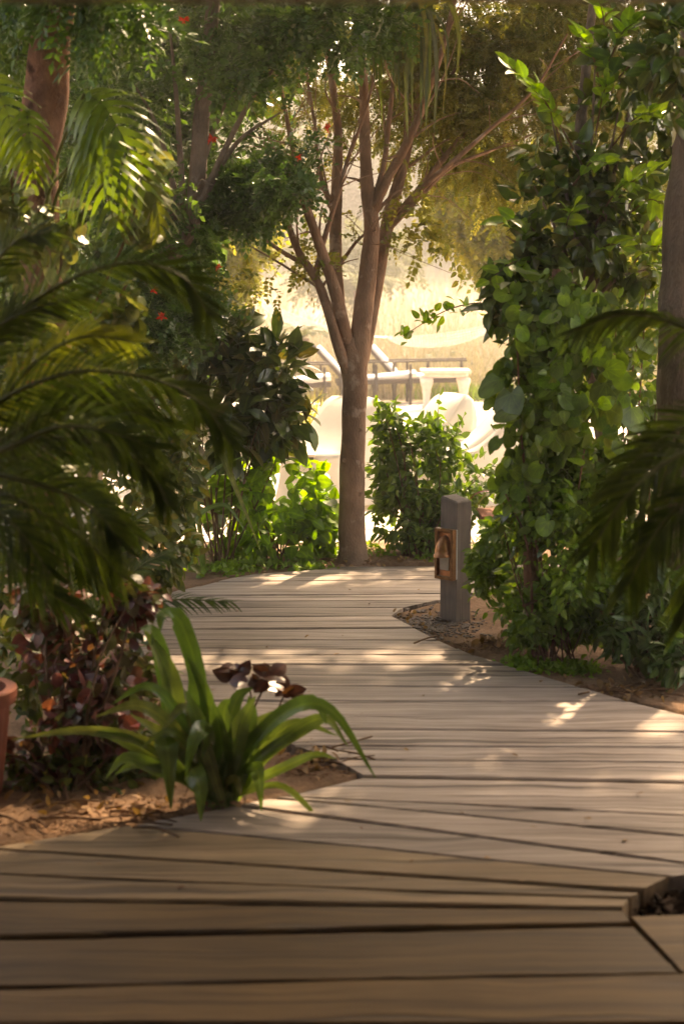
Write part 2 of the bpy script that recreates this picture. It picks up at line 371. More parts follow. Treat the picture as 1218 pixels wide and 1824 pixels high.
# ------------------------------------------------------------------ path outline in photograph pixels -> ground
XL = [(2400, -700), (1600, -500), (1511, -420), (1508, 0), (1468, 240), (1430, 450), (1410, 540), (1392, 640), (1376, 655), (1360, 620), (1340, 560), (1310, 480),
      (1270, 400), (1230, 330), (1200, 280), (1150, 250), (1100, 240), (1060, 290), (1035, 390), (1020, 470), (1015, 560), (1003, 640), (995, 760)]
XR = [(2400, 2100), (1830, 1300), (1745, 1218), (1640, 1115), (1616, 1105), (1590, 1130), (1560, 1186), (1556, 1500), (1350, 1560), (1300, 1330), (1275, 1218), (1245, 1100),
      (1215, 1000), (1185, 900), (1165, 835), (1135, 770), (1092, 684), (1086, 700), (1068, 785), (1045, 900), (1030, 1040), (1004, 1040), (995, 1040)]
def interp(tab, y):
    if y >= tab[0][0]: return tab[0][1]
    for (a, xa), (b, xb) in zip(tab, tab[1:]):
        if a >= y >= b: return xa + (xb - xa) * (a - y) / max(1e-6, a - b)
    return tab[-1][1]
def to_px(x, y, z=0.0):
    dz = z - CAMZ; dep = y * CT - dz * ST; up = y * ST + dz * CT
    return 609 + F * x / dep, 912 - F * up / dep
def in_path(x, y, marg=14):
    if y < 3.2: return abs(x) < 1.9
    px, py = to_px(x, y)
    if py < 1000: return False
    return interp(XL, py) - marg < px < interp(XR, py) + marg
def gz(x, y):
    h = 0.0
    if y > 25:
        k = min(y - 25, 70); h += 0.0022 * k * k if k < 40 else 3.52 + (k - 40) * 0.12
        h += 0.35 * noise.noise(Vector((x * 0.08, y * 0.08, 3))) * min(1, k / 10)
    if y < 26:
        h += 0.018 * noise.noise(Vector((x * 2.3, y * 2.3, 0))) + 0.008 * noise.noise(Vector((x * 9, y * 9, 5)))
    h -= 0.012
    return h
def nonuni(a, b, dense0, dense1, step, grow):
    c = list(np.arange(dense0, dense1 + 1e-6, step)); s = step; x = dense0
    while x > a: s *= grow; x -= s; c.insert(0, x)
    s = step; x = c[-1]
    while x < b: s *= grow; x += s; c.append(x)
    return c
gx = nonuni(-160, 160, -2.4, 2.6, 0.05, 1.22); gy = nonuni(-60, 260, 3.2, 11.0, 0.05, 1.16)
V = np.zeros((len(gx) * len(gy), 3), np.float32)
for j, y in enumerate(gy):
    for i, x in enumerate(gx):
        z = gz(x, y)
        if -1 < y < 11 and in_path(x, y): z -= 0.13
        if 3.9 < y < 5.2 and 0.7 < x < 1.4: z -= 0.10
        if 11 < y < 25 and abs(x - 0.5) < 8: z = -0.03
        V[j * len(gx) + i] = (x, y, z)
nx = len(gx); j = np.arange(len(gy) - 1)[:, None] * nx; i = np.arange(nx - 1)[None, :]
Q = np.stack([j + i, j + i + 1, j + nx + i + 1, j + nx + i], -1).reshape(-1, 4)
tag(put('ground', np_mesh('ground', V, Q, True), None, M['earth']), kind='structure')

# ------------------------------------------------------------------ boardwalk, one timber at a time
LN = [((0, 1760), (1185, 1738)), ((0, 1670), (1105, 1648)), ((0, 1602), (1100, 1619)), ((0, 1556), (1110, 1599)), ((10, 1511), (1130, 1583)), ((230, 1468), (1184, 1559)),
      ((600, 1457), (1218, 1537)), ((600, 1432), (1218, 1489)), ((600, 1421), (1218, 1450)), ((600, 1381), (1218, 1392)), ((600, 1352), (1218, 1357)), ((600, 1328), (1218, 1330)),
      ((600, 1298), (1218, 1303)), ((600, 1276), (1218, 1283)), ((600, 1248), (1120, 1249)), ((600, 1222), (1080, 1226)), ((500, 1184), (895, 1185)), ((500, 1166), (835, 1167)),
      ((400, 1155), (795, 1155)), ((350, 1138), (770, 1139)), ((350, 1120), (730, 1118)), ((300, 1100), (690, 1098)), ((350, 1083), (785, 1082)), ((350, 1071), (785, 1069)),
      ((350, 1061), (785, 1058)), ((350, 1052), (785, 1048)), ((350, 1044), (785, 1040)), ((350, 1036), (785, 1032)), ((350, 1029), (785, 1025)), ((350, 1023), (785, 1018)),
      ((350, 1017), (785, 1012)), ((350, 1011), (785, 1006))]
def line_end(a, b, tab):
    """where the gap line through ground points a, b meets an edge of the path"""
    px = interp(tab, (to_px(a.x, a.y)[1] + to_px(b.x, b.y)[1]) / 2)
    for _ in range(12):
        t = 0.0; best = None
        # solve along the line for the pixel column px
        lo, hi = -6.0, 7.0
        for _k in range(40):
            mid = (lo + hi) / 2; q = a + (b - a) * mid
            if to_px(q.x, q.y)[0] < px: lo = mid
            else: hi = mid
        q = a + (b - a) * ((lo + hi) / 2); py = to_px(q.x, q.y)[1]
        px = px * 0.5 + interp(tab, py) * 0.5
    return q
lines = []
for y in (0.2, 0.62, 1.02, 1.44, 1.84, 2.26, 2.68, 3.08, 3.46):
    lines.append((Vector((-2.2, y, 0)), Vector((2.2, y + 0.05, 0))))
for (p, q) in LN:
    a, b = G(*p), G(*q); lines.append((line_end(a, b, XL), line_end(a, b, XR)))
walk = bpy.data.objects.new('boardwalk', None); COL.objects.link(walk); walk.location = (0, 6, 0); tag(walk, kind='structure')
def plank(la, lb, k, mat, gap=0.008, name='plank'):
    a0, a1 = la; b0, b1 = lb; n = 64
    A = [a0.lerp(a1, t / n) for t in range(n + 1)]; B = [b0.lerp(b1, t / n) for t in range(n + 1)]
    rows = []; zoff = random.uniform(-0.004, 0.004); tilt = random.uniform(-0.003, 0.003)
    for t in range(n + 1):
        d = (B[t] - A[t]); w = d.length; d = d / max(w, 1e-6)
        ga = gap + 0.010 * noise.noise(Vector((A[t].x * 2.2, k * 7.1, 0))) + 0.004 * noise.noise(Vector((A[t].x * 11, k * 3.1, 4)))
        gb = gap + 0.010 * noise.noise(Vector((A[t].x * 2.2, k * 7.1, 9))) + 0.004 * noise.noise(Vector((A[t].x * 11, k * 3.1, 14)))
        ga = min(max(ga, 0.001), w * 0.3); gb = min(max(gb, 0.001), w * 0.3)
        p = A[t] + d * ga; q = B[t] - d * gb; bv = min(0.007, w * 0.1)
        z = zoff + 0.0025 * noise.noise(Vector((A[t].x * 1.5, k * 5.3, 2)))
        up = Vector((0, 0, 1))
        rows.append([p + up * -0.07, p + up * (z - 0.006), p + d * bv + up * z, q - d * bv + up * (z + tilt), q + up * (z + tilt - 0.006), q + up * -0.07])
    Vv = [v for r in rows for v in r]; Fc = []
    for t in range(n):
        for c in range(5): Fc.append((t*6+c, (t+1)*6+c, (t+1)*6+c+1, t*6+c+1))
    Fc.append(tuple(range(6))); Fc.append(tuple(range(n*6, n*6+6))[::-1])
    me = bpy.data.meshes.new(name); me.from_pydata([tuple(v) for v in Vv], [], Fc); me.update()
    return put(name, me, walk, mat)
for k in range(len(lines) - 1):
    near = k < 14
    plank(lines[k], lines[k + 1], k, M['plank_brown_shade'] if k < 11 else M['plank_half_shade'] if near else M['plank'], 0.012 if near else 0.0075)  # shade towards the viewer stepped through the plank colours
# the odd board laid askew at the lower right edge
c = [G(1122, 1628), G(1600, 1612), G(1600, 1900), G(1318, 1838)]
plank((c[3], c[2]), (c[0], c[1]), 99, M['plank_brown_shade'], 0.004)

# ------------------------------------------------------------------ terrace paving in the sun behind the tree
ter = bpy.data.objects.new('terrace', None); COL.objects.link(ter); ter.location = (0.6, 14, 0); tag(ter, kind='structure')
tile = MB().box((0, 0, -0.02), (0.588, 0.588, 0.04), None, 0.004).mesh('paving_stone'); tile.materials.append(M['paver'])
restp = MB()
for r in range(23):
    for q in range(-9, 13):
        x = q * 0.6 + (0.3 if r % 2 else 0) + random.uniform(-.003, .003); y = 10.95 + r * 0.6; z = random.uniform(-0.003, 0.003)
        if r < 11 and -2.4 < x < 4.0:
            o = bpy.data.objects.new('paving_stone', tile); COL.objects.link(o); o.parent = ter; o.location = Vector((x, y, z)) - ter.location
        else: restp.box((x, y, z - 0.02), (0.588, 0.588, 0.04))
o = build(restp, 'distant_paving', ter, M['paver']); tag(o, kind='stuff')

# ------------------------------------------------------------------ leaf templates: length 1 along +Y, normal +Z
def blade(halfw, n=5, fold=0.25, droop=0.25, twist=0.0):
    V = []; T = []
    for s in range(n + 1):
        t = s / n; w = halfw(t); z = -droop * t * t
        V += [(-w, t, z + fold * w), (0, t, z), (w, t, z + fold * w)]
    for s in range(n):
        a = s * 3; b = a + 3
        for c in (0, 1): T += [(a + c, a + c + 1, b + c + 1), (a + c, b + c + 1, b + c)]
    return np.array(V, float), np.array(T, int), np.tile([0., 1., 0.], n + 1)
def ovate(w): return lambda t: w * (math.sin(math.pi * min(1, t) ** 0.75) ** 0.8) + 0.004
def lance(w): return lambda t: w * (math.sin(math.pi * t ** 0.9)) + 0.004
LF = {}
LF['ovate'] = blade(ovate(0.27), 5, 0.28, 0.22)
LF['wide'] = blade(ovate(0.38), 5, 0.2, 0.2)
LF['lance'] = blade(lance(0.15), 5, 0.3, 0.25)
LF['obov'] = blade(lambda t: 0.19 * (math.sin(math.pi * t ** 1.35) ** 0.8 if 0 < t < 1 else 0) + 0.008, 5, 0.25, 0.3)
def roundleaf(sx=1.0):
    n = 18; V = [(0, 0.16, -0.05)]; T = []; mid = [1.0]
    for ring, q in ((0, 0.55), (1, 1.0)):
        for k in range(n + 1):
            a = math.radians(-68 + 316 * k / n); r = 0.5 * (1 + 0.05 * math.sin(3 * a + 1)); x = r * math.cos(a) * sx; y = 0.45 + r * math.sin(a)
            x *= q; y = 0.16 + (y - 0.16) * q; rr = math.hypot(x, y - 0.3)
            V.append((x, y, -0.05 + 0.10 * q - 0.30 * rr * rr * (1 + 0.4 * math.sin(2 * a)) + 0.018 * math.sin(7 * a) * ring)); mid.append(1.0 if (k % 3 == 0 and ring == 0) else (0.75 if k % 3 == 0 else 0.0))
    for k in range(n):
        T.append((0, k + 1, k + 2)); o = n + 1
        T += [(k + 1, k + 1 + o, k + 2 + o), (k + 1, k + 2 + o, k + 2)]
    return np.array(V, float), np.array(T, int), np.array(mid)
LF['round'] = roundleaf()
LF['heart'] = roundleaf(0.84)
def diamond(w=0.28, f=0.1):
    return np.array([(0, 0, 0), (w, 0.45, f), (0, 1, -0.06), (-w, 0.45, f)], float), np.array([(0, 1, 2), (0, 2, 3)], int)
def sprig(n, ll, w, ang=60, term=True, jitter=12, seed=1, droop=0.25):
    r = np.random.RandomState(seed); V = []; T = []; c = 0
    def addleaf(p, yaw, L):
        nonlocal c
        v, t = diamond(w)
        a = math.radians(yaw); R = np.array([[math.cos(a), math.sin(a), 0], [-math.sin(a), math.cos(a), 0], [0, 0, 1]])
        roll = math.radians(r.uniform(-35, 35)); Rr = np.array([[math.cos(roll), 0, math.sin(roll)], [0, 1, 0], [-math.sin(roll), 0, math.cos(roll)]])
        tl = math.radians(r.uniform(-25, 15)); Rt = np.array([[1, 0, 0], [0, math.cos(tl), -math.sin(tl)], [0, math.sin(tl), math.cos(tl)]])
        v = (v * L) @ Rr.T @ Rt.T @ R.T + p
        V.append(v); T.append(t + c); c += len(v)
    for k in range(n):
        t = 0.12 + 0.85 * k / n; p = np.array([0, t, -droop * t * t])
        for s in (-1, 1): addleaf(p, s * (ang + r.uniform(-jitter, jitter)), ll * r.uniform(0.75, 1.15) * (1 - 0.35 * abs(t - 0.45)))
    if term: addleaf(np.array([0, 0.97, -droop]), 0, ll)
    st = np.array([(-0.008, 0, 0), (0.008, 0, 0), (0.004, 1, -droop), (-0.004, 1, -droop)]); V.append(st); T.append(np.array([(0, 1, 2), (0, 2, 3)]) + c)
    return np.vstack(V), np.vstack(T)
LF['sprig_fine'] = sprig(9, 0.17, 0.26, 58, True, 15, 3)
LF['sprig_mid'] = sprig(5, 0.30, 0.34, 58, True, 18, 4)
LF['sprig_big'] = sprig(4, 0.42, 0.34, 55, True, 22, 5)
LF['sprig_long'] = sprig(7, 0.24, 0.22, 50, True, 12, 6, 0.4)
LM = {}
def leaf_me(kind, mat):
    key = (kind, mat)
    if key not in LM:
        L_ = LF[kind]; me = np_mesh('leaf', L_[0], L_[1], True, None, L_[2] if len(L_) > 2 else None); me.materials.append(M[mat]); LM[key] = me
    return LM[key]
def frames(d, nrm, L):
    d = np.asarray(d, float); d = d / (np.linalg.norm(d, axis=1)[:, None] + 1e-9)
    nrm = np.asarray(nrm, float); x = np.cross(d, nrm); x /= np.linalg.norm(x, axis=1)[:, None] + 1e-9
    z = np.cross(x, d)
    return np.stack([x, d, z], -1) * np.asarray(L, float)[:, None, None]
def spread(kind, R, pos, rng=None):
    tv, tt = LF[kind][:2]; n = len(pos)
    V = (np.einsum('nij,vj->nvi', R, tv) + pos[:, None, :]).reshape(-1, 3)
    T = (tt[None] + (np.arange(n) * len(tv))[:, None, None]).reshape(-1, 3)
    rn = np.repeat(rs.rand(n), len(tv)) if rng is None else np.repeat(rng, len(tv))
    return V, T, rn
def leaves(th, kind, mat, R, pos, single=0, name='leaf', rest='foliage'):
    """the nearest leaves in view one object each, the rest one foliage mesh"""
    pos = np.asarray(pos, float); n = len(pos)
    if single:
        d = np.linalg.norm(pos - np.array([0, 0, CAMZ]), axis=1) + np.where(inframe(pos), 0, 100)
        order = np.argsort(d); one = [k for k in order[:single] if d[k] < 90]; s = set(one); others = np.array([k for k in range(n) if k not in s], int)
    else: one = []; others = np.arange(n)
    me = leaf_me(kind, mat) if len(one) else None; loc = origin_of(th)
    for k in one:
        o = bpy.data.objects.new(name, me); COL.objects.link(o); o.parent = th
        m = Matrix(R[k].tolist()).to_4x4(); m.translation = Vector(pos[k]) - loc; o.matrix_local = m
    if len(others):
        V, T, rn = spread(kind, R[others], pos[others])
        tag(put(rest, np_mesh(rest, V, T, True, rn), th, M[mat]), kind='stuff')
def rnd_dirs(n, up=0.0, flat=1.0):
    d = rs.normal(size=(n, 3)); d[:, 2] = d[:, 2] * flat + up; return d / np.linalg.norm(d, axis=1)[:, None]
def ell(n, c, r, shell=0.5):
    """points in an ellipsoid, biased to its outside, clumped by noise"""
    out_ = []
    while len(out_) < n:
        d = rs.normal(size=(n, 3)); d /= np.linalg.norm(d, axis=1)[:, None]
        q = d * (rs.rand(n, 1) ** (1 / 3)) ; q = q * (1 - shell) + d * shell * np.clip(rs.rand(n, 1) ** 0.5, 0.25, 1)
        p = np.asarray(c) + q * np.asarray(r)
        for v in p:
            if noise.noise(Vector(v) * 3.1) + 0.5 * noise.noise(Vector(v) * 7.3) > -0.22 + rs.normal() * 0.1: out_.append(v)
            if len(out_) >= n: break
    return np.array(out_)
def blob(px, py, Y, rx, ry, rd=None):
    c = P(px, py, Y); k = Y / F
    return np.array(c), np.array([rx * k, rd if rd else rx * k, ry * k])
SK = 1 / math.tan(SUN_EL); SDX, SDY = math.sin(SUN_AZ) * SK, math.cos(SUN_AZ) * SK
GAPS = []
def gap_px(px, py, rx, ry):                 # a patch of sun on the boards
    g = G(px, py); g2 = G(px, py - ry); GAPS.append((g.x, g.y, rx * g.y / F, abs(g2.y - g.y)))
def gap_3d(px, py, Y, rx, ry):              # a shaft of sun on plants above the ground
    p = P(px, py, Y); GAPS.append((p.x - p.z * SDX, p.y - p.z * SDY, rx, ry))
for g_ in [(520, 1177, 230, 17), (330, 1190, 80, 10), (960, 1268, 170, 7), (730, 1318, 120, 9), (1120, 1288, 90, 6), (880, 1434, 130, 2), (560, 1345, 40, 6), (90, 1446, 110, 12), (1130, 1228, 80, 8), (480, 1428, 90, 6), (620, 1042, 90, 4), (700, 1001, 60, 4)]: gap_px(*g_)
for g_ in [(20, 460, 5.9, .16, .25), (255, 330, 5.8, .12, .2), (240, 390, 5.8, .1, .16), (190, 580, 5.6, .16, .16), (310, 1180, 5.2, .13, .13), (560, 1260, 5.1, .15, .1), (400, 1270, 5.2, .1, .08), (250, 1100, 5.7, .2, .15), (120, 1150, 5.7, .15, .15), (1010, 950, 7.0, .26, .16), (900, 1010, 7.4, .16, .12), (1130, 1130, 6.5, .2, .1), (300, 490, 4.4, .15, .12), (200, 250, 5.7, .16, .2), (90, 130, 6.3, .15, .2), (440, 240, 9.2, .3, .2), (330, 300, 9.2, .25, .2), (625, 800, 9.9, .1, .3), (440, 690, 9.7, .2, .2)]: gap_3d(*g_)
def sun_gaps(pos, soft=.16):
    keep = np.ones(len(pos), bool); gx_ = pos[:, 0] - pos[:, 2] * SDX; gy_ = pos[:, 1] - pos[:, 2] * SDY
    for (a, b, ra, rb2) in GAPS:
        q = ((gx_ - a) / (ra + soft)) ** 2 + ((gy_ - b) / (rb2 + soft)) ** 2
        keep &= ~((q < 1) & (pos[:, 2] > 2.4))
    return keep
def crown(th, blobs, kind, mat, per, L, single=0, droop=0.2, name='leaf', rest='foliage', up=0.5, tubes=None, root=None, tw=0.004):
    pos = []; dr = []
    for (c, r, *q) in blobs:
        n = int(per * (q[0] if q else 1)); p = ell(n, c, r); pos.append(p)
        o = (p - c) / r; dr.append(o * 0.8 + rs.normal(size=p.shape) * 0.7 + np.array([0, 0, -droop]))
        if tubes is not None:
            for w in range(5):
                q_ = c + rnd_dirs(1)[0] * r * 0.8; s = np.array(root if root is not None else c)
                mid = (s + q_) / 2 + rs.normal(size=3) * 0.1 * np.linalg.norm(q_ - s) * 0.4
                tubes.add(smooth_pts([s, mid, q_], 8), np.linspace(tw * 2.5, tw * 0.6, 8), 5)
    pos = np.vstack(pos); dr = np.vstack(dr)
    kp = sun_gaps(pos, .17 if rest == 'upper_foliage' else .06); pos = pos[kp]; dr = dr[kp]; n = len(pos)
    nr = rs.normal(size=(n, 3)) * 0.6 + np.array([0, -0.1, up + 0.3])
    leaves(th, kind, mat, frames(dr, nr, L * rs.uniform(0.6, 1.25, n)), pos, single, name, rest)

# ------------------------------------------------------------------ the multi-stemmed tree in the middle
base = G(628, 997); TY = base.y
tree = thing('shade_tree', 'slender many-stemmed tree with brown bark standing at the end of the boardwalk', 'tree', base)
tb = Tubes()
def limb(pts, n=22, sides=9, wob=0.12, tubes=None):
    """pts: (px, py, depth offset, diameter in px)"""
    w = [(*P(a, b, TY + dy), 0.5 * dia * TY / F) for a, b, dy, dia in pts]
    s = smooth_pts(w, n); (tubes or tb).add(s[:, :3], np.maximum(s[:, 3], 0.002), sides, wob, pts[0][0]); return s
limb([(628, 1014, 0, 96), (628, 997, 0, 64), (628, 980, 0, 52), (626, 930, 0, 48), (627, 850, 0, 46), (630, 760, 0, 43), (632, 690, 0, 45), (628, 640, 0, 44), (624, 600, 0, 26)], 34, 14, 0.10)
ends = []
for L_ in [
    [(634, 660, 0, 40), (646, 560, 0.02, 36), (657, 470, 0.05, 32), (662, 400, 0.06, 28), (655, 340, 0.05, 24), (650, 260, 0.0, 20), (648, 160, -0.05, 16), (640, 40, -0.2, 12), (630, -120, -0.4, 8)],
    [(640, 640, 0.02, 34), (660, 560, 0.1, 28), (680, 450, 0.2, 26), (694, 380, 0.3, 24), (716, 300, 0.4, 20), (735, 220, 0.5, 16), (756, 110, 0.6, 12), (775, -60, 0.8, 8)],
    [(664, 372, 0.06, 24), (690, 318, 0.0, 18), (722, 262, -0.1, 16), (752, 190, -0.2, 13), (790, 80, -0.3, 9), (820, -60, -0.4, 6)],
    [(692, 400, 0.3, 18), (740, 345, 0.4, 13), (792, 280, 0.5, 11), (842, 222, 0.6, 9), (905, 150, 0.8, 6), (960, 60, 1.0, 4)],
    [(700, 392, 0.3, 16), (757, 330, 0.1, 11), (810, 285, 0.0, 9), (872, 230, -0.1, 7), (950, 160, -0.2, 5), (1010, 60, -0.3, 3)],
    [(690, 410, 0.25, 12), (735, 365, 0.2, 9), (800, 300, 0.2, 7), (870, 270, 0.3, 5), (945, 240, 0.4, 3)],
    [(616, 640, 0, 26), (604, 560, 0.1, 26), (598, 480, 0.15, 24), (598, 400, 0.2, 22), (600, 320, 0.2, 20), (602, 240, 0.2, 16), (592, 150, 0.2, 13), (578, 50, 0.2, 10), (560, -90, 0.2, 7)],
    [(618, 610, -0.02, 24), (600, 530, -0.1, 22), (575, 452, -0.15, 19), (553, 392, -0.2, 16), (538, 345, -0.25, 14), (520, 260, -0.3, 9), (500, 150, -0.4, 6), (480, 30, -0.5, 4)],
    [(618, 660, -0.03, 22), (600, 610, -0.08, 19), (580, 540, -0.1, 17), (560, 492, -0.12, 16), (530, 445, -0.15, 13), (508, 385, -0.2, 11), (490, 330, -0.25, 8), (470, 250, -0.3, 5)],
    [(562, 494, -0.12, 12), (572, 445, -0.15, 10), (588, 392, -0.18, 9), (604, 340, -0.2, 8), (622, 275, -0.2, 7), (650, 200, -0.2, 5), (670, 120, -0.2, 4)],
    [(536, 468, -0.15, 9), (490, 440, -0.2, 7), (450, 405, -0.3, 5), (410, 370, -0.4, 3)],
    [(668, 350, 0.05, 12), (684, 290, 0.1, 10), (692, 220, 0.1, 9), (700, 140, 0.1, 7), (705, 20, 0.1, 5)],
    [(606, 470, 0.15, 8), (640, 425, 0.1, 5), (668, 410, 0.0, 3)],
    [(598, 390, 0.2, 10), (570, 310, 0.3, 8), (560, 220, 0.35, 6), (545, 120, 0.4, 5), (540, 30, 0.4, 4)],
    [(735, 250, 0.5, 9), (780, 170, 0.6, 7), (830, 90, 0.7, 5), (860, 0, 0.8, 4)],
]:
    s = limb(L_, 26, 9); ends.append(s)
for s in ends:                                          # side twigs
    for k in range(9):
        i = rs.randint(8, len(s) - 1); p = s[i, :3]; r = max(0.003, s[i, 3] * 0.35)
        d = s[min(i + 1, len(s) - 1), :3] - s[i - 1, :3]; d /= np.linalg.norm(d) + 1e-9
        d = d * 0.7 + rnd_dirs(1)[0] * 0.8; L = rs.uniform(0.25, 0.7)
        tb.add(smooth_pts([p, p + d * L * .5 + rs.normal(size=3) * .03, p + d * L + np.array([0, 0, -.05])], 7), np.linspace(r, 0.0015, 7), 5)
put('trunk', tb.mesh('trunk'), tree, M['bark'])
# knots where old branches were shed
for (px, py) in [(617, 740), (641, 880), (612, 820), (640, 765)]:
    c = np.array(P(px, py, TY - 0.06)); kb = MB(); kb.lathe((0, 0, 0), [(0.012, 0), (0.017, 0.006), (0.012, 0.012), (0.004, 0.009)], 9)
    R = Matrix.Rotation(math.radians(90), 3, 'X'); kb.v = [tuple(R @ Vector(v) + Vector(c)) for v in kb.v]; build(kb, 'knot', tree, M['bark'], True)
fineb = [blob(800, 110, TY + .6, 150, 110, .7), blob(900, 200, TY + .7, 130, 120, .7), blob(960, 90, TY + .8, 120, 100, .7), blob(850, 290, TY + .9, 90, 70, .5) + (.3,), blob(760, 40, TY + .4, 120, 60, .6),
         blob(1040, 180, TY + 1.0, 110, 160, .6), blob(940, 330, TY + 1.1, 100, 90, .5) + (.45,), blob(1120, 90, TY + 1.2, 110, 120, .6), blob(860, 30, TY + 1.2, 200, 90, .6), blob(1100, 320, TY + 1.6, 120, 120, .5), blob(1080, 30, TY + 1.7, 200, 90, .6), blob(640, 130, TY + .9, 130, 100, .5) + (.5,), blob(560, 230, TY + .9, 80, 100, .4) + (.25,), blob(710, 210, TY + .9, 100, 100, .4) + (.45,), blob(800, 220, TY + .8, 90, 80, .4) + (.5,)]
crown(tree, fineb, 'sprig_fine', 'lf_main', 850, 0.17, 0, 0.5, rest='fine_foliage')
lowb = [blob(730, 420, TY + .2, 50, 40, .2), blob(780, 390, TY + .3, 60, 60, .3), blob(550, 420, TY, 60, 90, .3), blob(480, 500, TY - .1, 60, 50, .2), blob(600, 300, TY + .2, 120, 110, .4), blob(700, 300, TY + .2, 90, 100, .4)]
crown(tree, lowb, 'sprig_mid', 'lf_main', 26, 0.15, 0, 0.3, rest='low_foliage')
# shade canopy over the path
def real(c, r): return np.array(c, float), np.array(r, float)
crown(tree, [real((0.4, 9.4, 5.0), (2.2, 2.0, 1.0)), real((1.6, 12.2, 5.4), (2.0, 1.8, 1.0)) + (1.1,), real((-0.8, 8.0, 5.2), (1.8, 1.8, 0.9)) + (.4,), real((1.9, 8.2, 5.6), (2.2, 1.5, 0.9)) + (3.2,), real((2.4, 10.6, 5.3), (2.0, 1.6, .7)) + (1.5,)],
      'sprig_big', 'lf_canopy', 620, 0.34, 0, 0.2, rest='upper_foliage')
# red-brown drooping twigs with a few leaves low in the tree
for (a, b) in [((760, 400), (800, 460)), ((790, 420), (815, 500)), ((745, 385), (770, 440))]:
    p0 = np.array(P(*a, TY + .2)); p1 = np.array(P(*b, TY + .1)); n = 14
    t = np.linspace(0.1, 1, n)[:, None]; pp = p0 * (1 - t) + p1 * t + rs.normal(size=(n, 3)) * 0.02
    leaves(tree, 'ovate', 'lf_main', frames(rnd_dirs(n, -0.5), rnd_dirs(n, 0.3), rs.uniform(.05, .075, n)), pp, 14)

# strap-leaved plant hanging in the tree
hp = P(742, 48, TY - 0.55)
hang = thing('hanging_strap_plant', 'clump of long hanging green strap leaves high in the middle tree', 'plant', hp)
def strap(pts, w, n=14, fold=0.25, name='leaf', parent=None, mat=None, tipw=0.02, basew=0.5, face=None):
    s = smooth_pts(pts, n); d = np.gradient(s, axis=0); d /= np.linalg.norm(d, axis=1)[:, None]
    f = np.array(face if face is not None else (0, -0.35, 1.0)); x = np.cross(d, np.tile(f, (n, 1))); x /= np.linalg.norm(x, axis=1)[:, None] + 1e-6
    for i in range(1, n):
        if np.dot(x[i], x[i - 1]) < 0: x[i] = -x[i]
    z = np.cross(x, d); t = np.linspace(0, 1, n)
    hw = 0.5 * w * np.minimum(basew + t * 2.2, 1) * np.clip((1 - t) * 2.6, tipw, 1) ** 0.75
    V = np.empty((n, 3, 3)); V[:, 0] = s - x * hw[:, None] + z * (fold * hw)[:, None]; V[:, 1] = s; V[:, 2] = s + x * hw[:, None] + z * (fold * hw)[:, None]
    i = np.arange(n - 1)[:, None] * 3; c_ = np.arange(2)[None, :]
    Qd = np.stack([i + c_, i + c_ + 1, i + c_ + 4, i + c_ + 3], -1).reshape(-1, 4)
    return put(name, np_mesh(name, V.reshape(-1, 3), Qd, True, None, np.tile([0., .93, 0.], n)), parent, M[mat])
for k in range(34):
    a = rs.uniform(-1, 1); L = rs.uniform(0.3, 0.75); p = np.array(hp) + np.array([rs.uniform(-.12, .12), rs.uniform(-.1, .1), rs.uniform(-.02, .1)])
    q = p + np.array([a * 0.14, rs.uniform(-.12, .08), 0.05]); e = q + np.array([a * 0.07, rs.uniform(-.05, .05), -L])
    strap([p, q, (q + e) / 2 + np.array([a * .05, 0, .04]), e], rs.uniform(0.014, 0.03), 12, 0.3, 'leaf', hang, 'lf_hang' if k % 3 else 'lf_under', face=(0.3 * a, -1, 0.2))

# ------------------------------------------------------------------ dark tree with red flowers on the left
fb = Vector((-1.75, 9.0, -0.02))
ftree = thing('flowering_tree', 'dense dark green tree with scattered red flowers left of the middle tree', 'tree', fb)
ft = Tubes()
r0 = P(330, 420, 9.3)
ft.add(smooth_pts([fb, (-1.6, 9.05, 0.8), (-1.35, 9.2, 1.6), r0, P(360, 200, 9.4), P(380, 0, 9.5), P(400, -200, 9.6)], 30), np.linspace(0.085, 0.03, 30), 9, 0.15)
for e in [(430, 140), (240, 150), (500, 200), (300, 20), (180, 300), (560, 40), (380, 330)]:
    p = P(*e, 9.3 + rs.uniform(-.2, .4)); ft.add(smooth_pts([r0, (Vector(r0) + p) / 2 + Vector((0, 0, .15)), p], 12), np.linspace(0.025, 0.005, 12), 6)
put('trunk', ft.mesh('trunk'), ftree, M['bark_grey'])
fbl = [blob(*b) for b in [(330, 70, 9.6, 200, 100, .5), (210, 210, 9.5, 110, 160, .5), (420, 220, 9.5, 120, 120, .4), (300, 390, 9.4, 110, 130, .4), (470, 110, 9.3, 100, 100, .4), (505, 270, 9.2, 60, 100, .25),
        (440, 350, 9.5, 70, 60, .25), (600, 50, 9.0, 140, 52, .35), (240, 560, 9.2, 100, 100, .35), (170, 650, 9.0, 90, 80, .35), (330, 540, 9.5, 70, 60, .25), (60, 300, 9.8, 120, 300, .4)]]
crown(ftree, fbl, 'sprig_mid', 'lf_dark', 380, 0.15, 0, 0.35)
crown(ftree, [real((-2.6, 9.6, 4.6), (2.0, 2.4, 1.1)), real((-1.4, 11.2, 5.3), (1.6, 1.6, 0.8)), real((-2.4, 7.0, 5.0), (1.6, 1.6, 0.8))], 'sprig_big', 'lf_canopy', 560, 0.34, 0, 0.2, rest='upper_foliage')
def flower_me():
    V = []; T = []; c = 0; r = np.random.RandomState(2); v0, t0 = blade(lance(0.2), 3, 0.3, 0.5)[:2]
    for k in range(16):
        d = r.normal(size=3); d[1] -= 0.3; R = frames([d], [r.normal(size=3)], [r.uniform(.7, 1.1)])[0]
        V.append(v0 @ R.T); T.append(t0 + c); c += len(v0)
    return np_mesh('flower_cluster', np.vstack(V), np.vstack(T), True)
flm = flower_me(); flm.materials.append(M['redflower'])
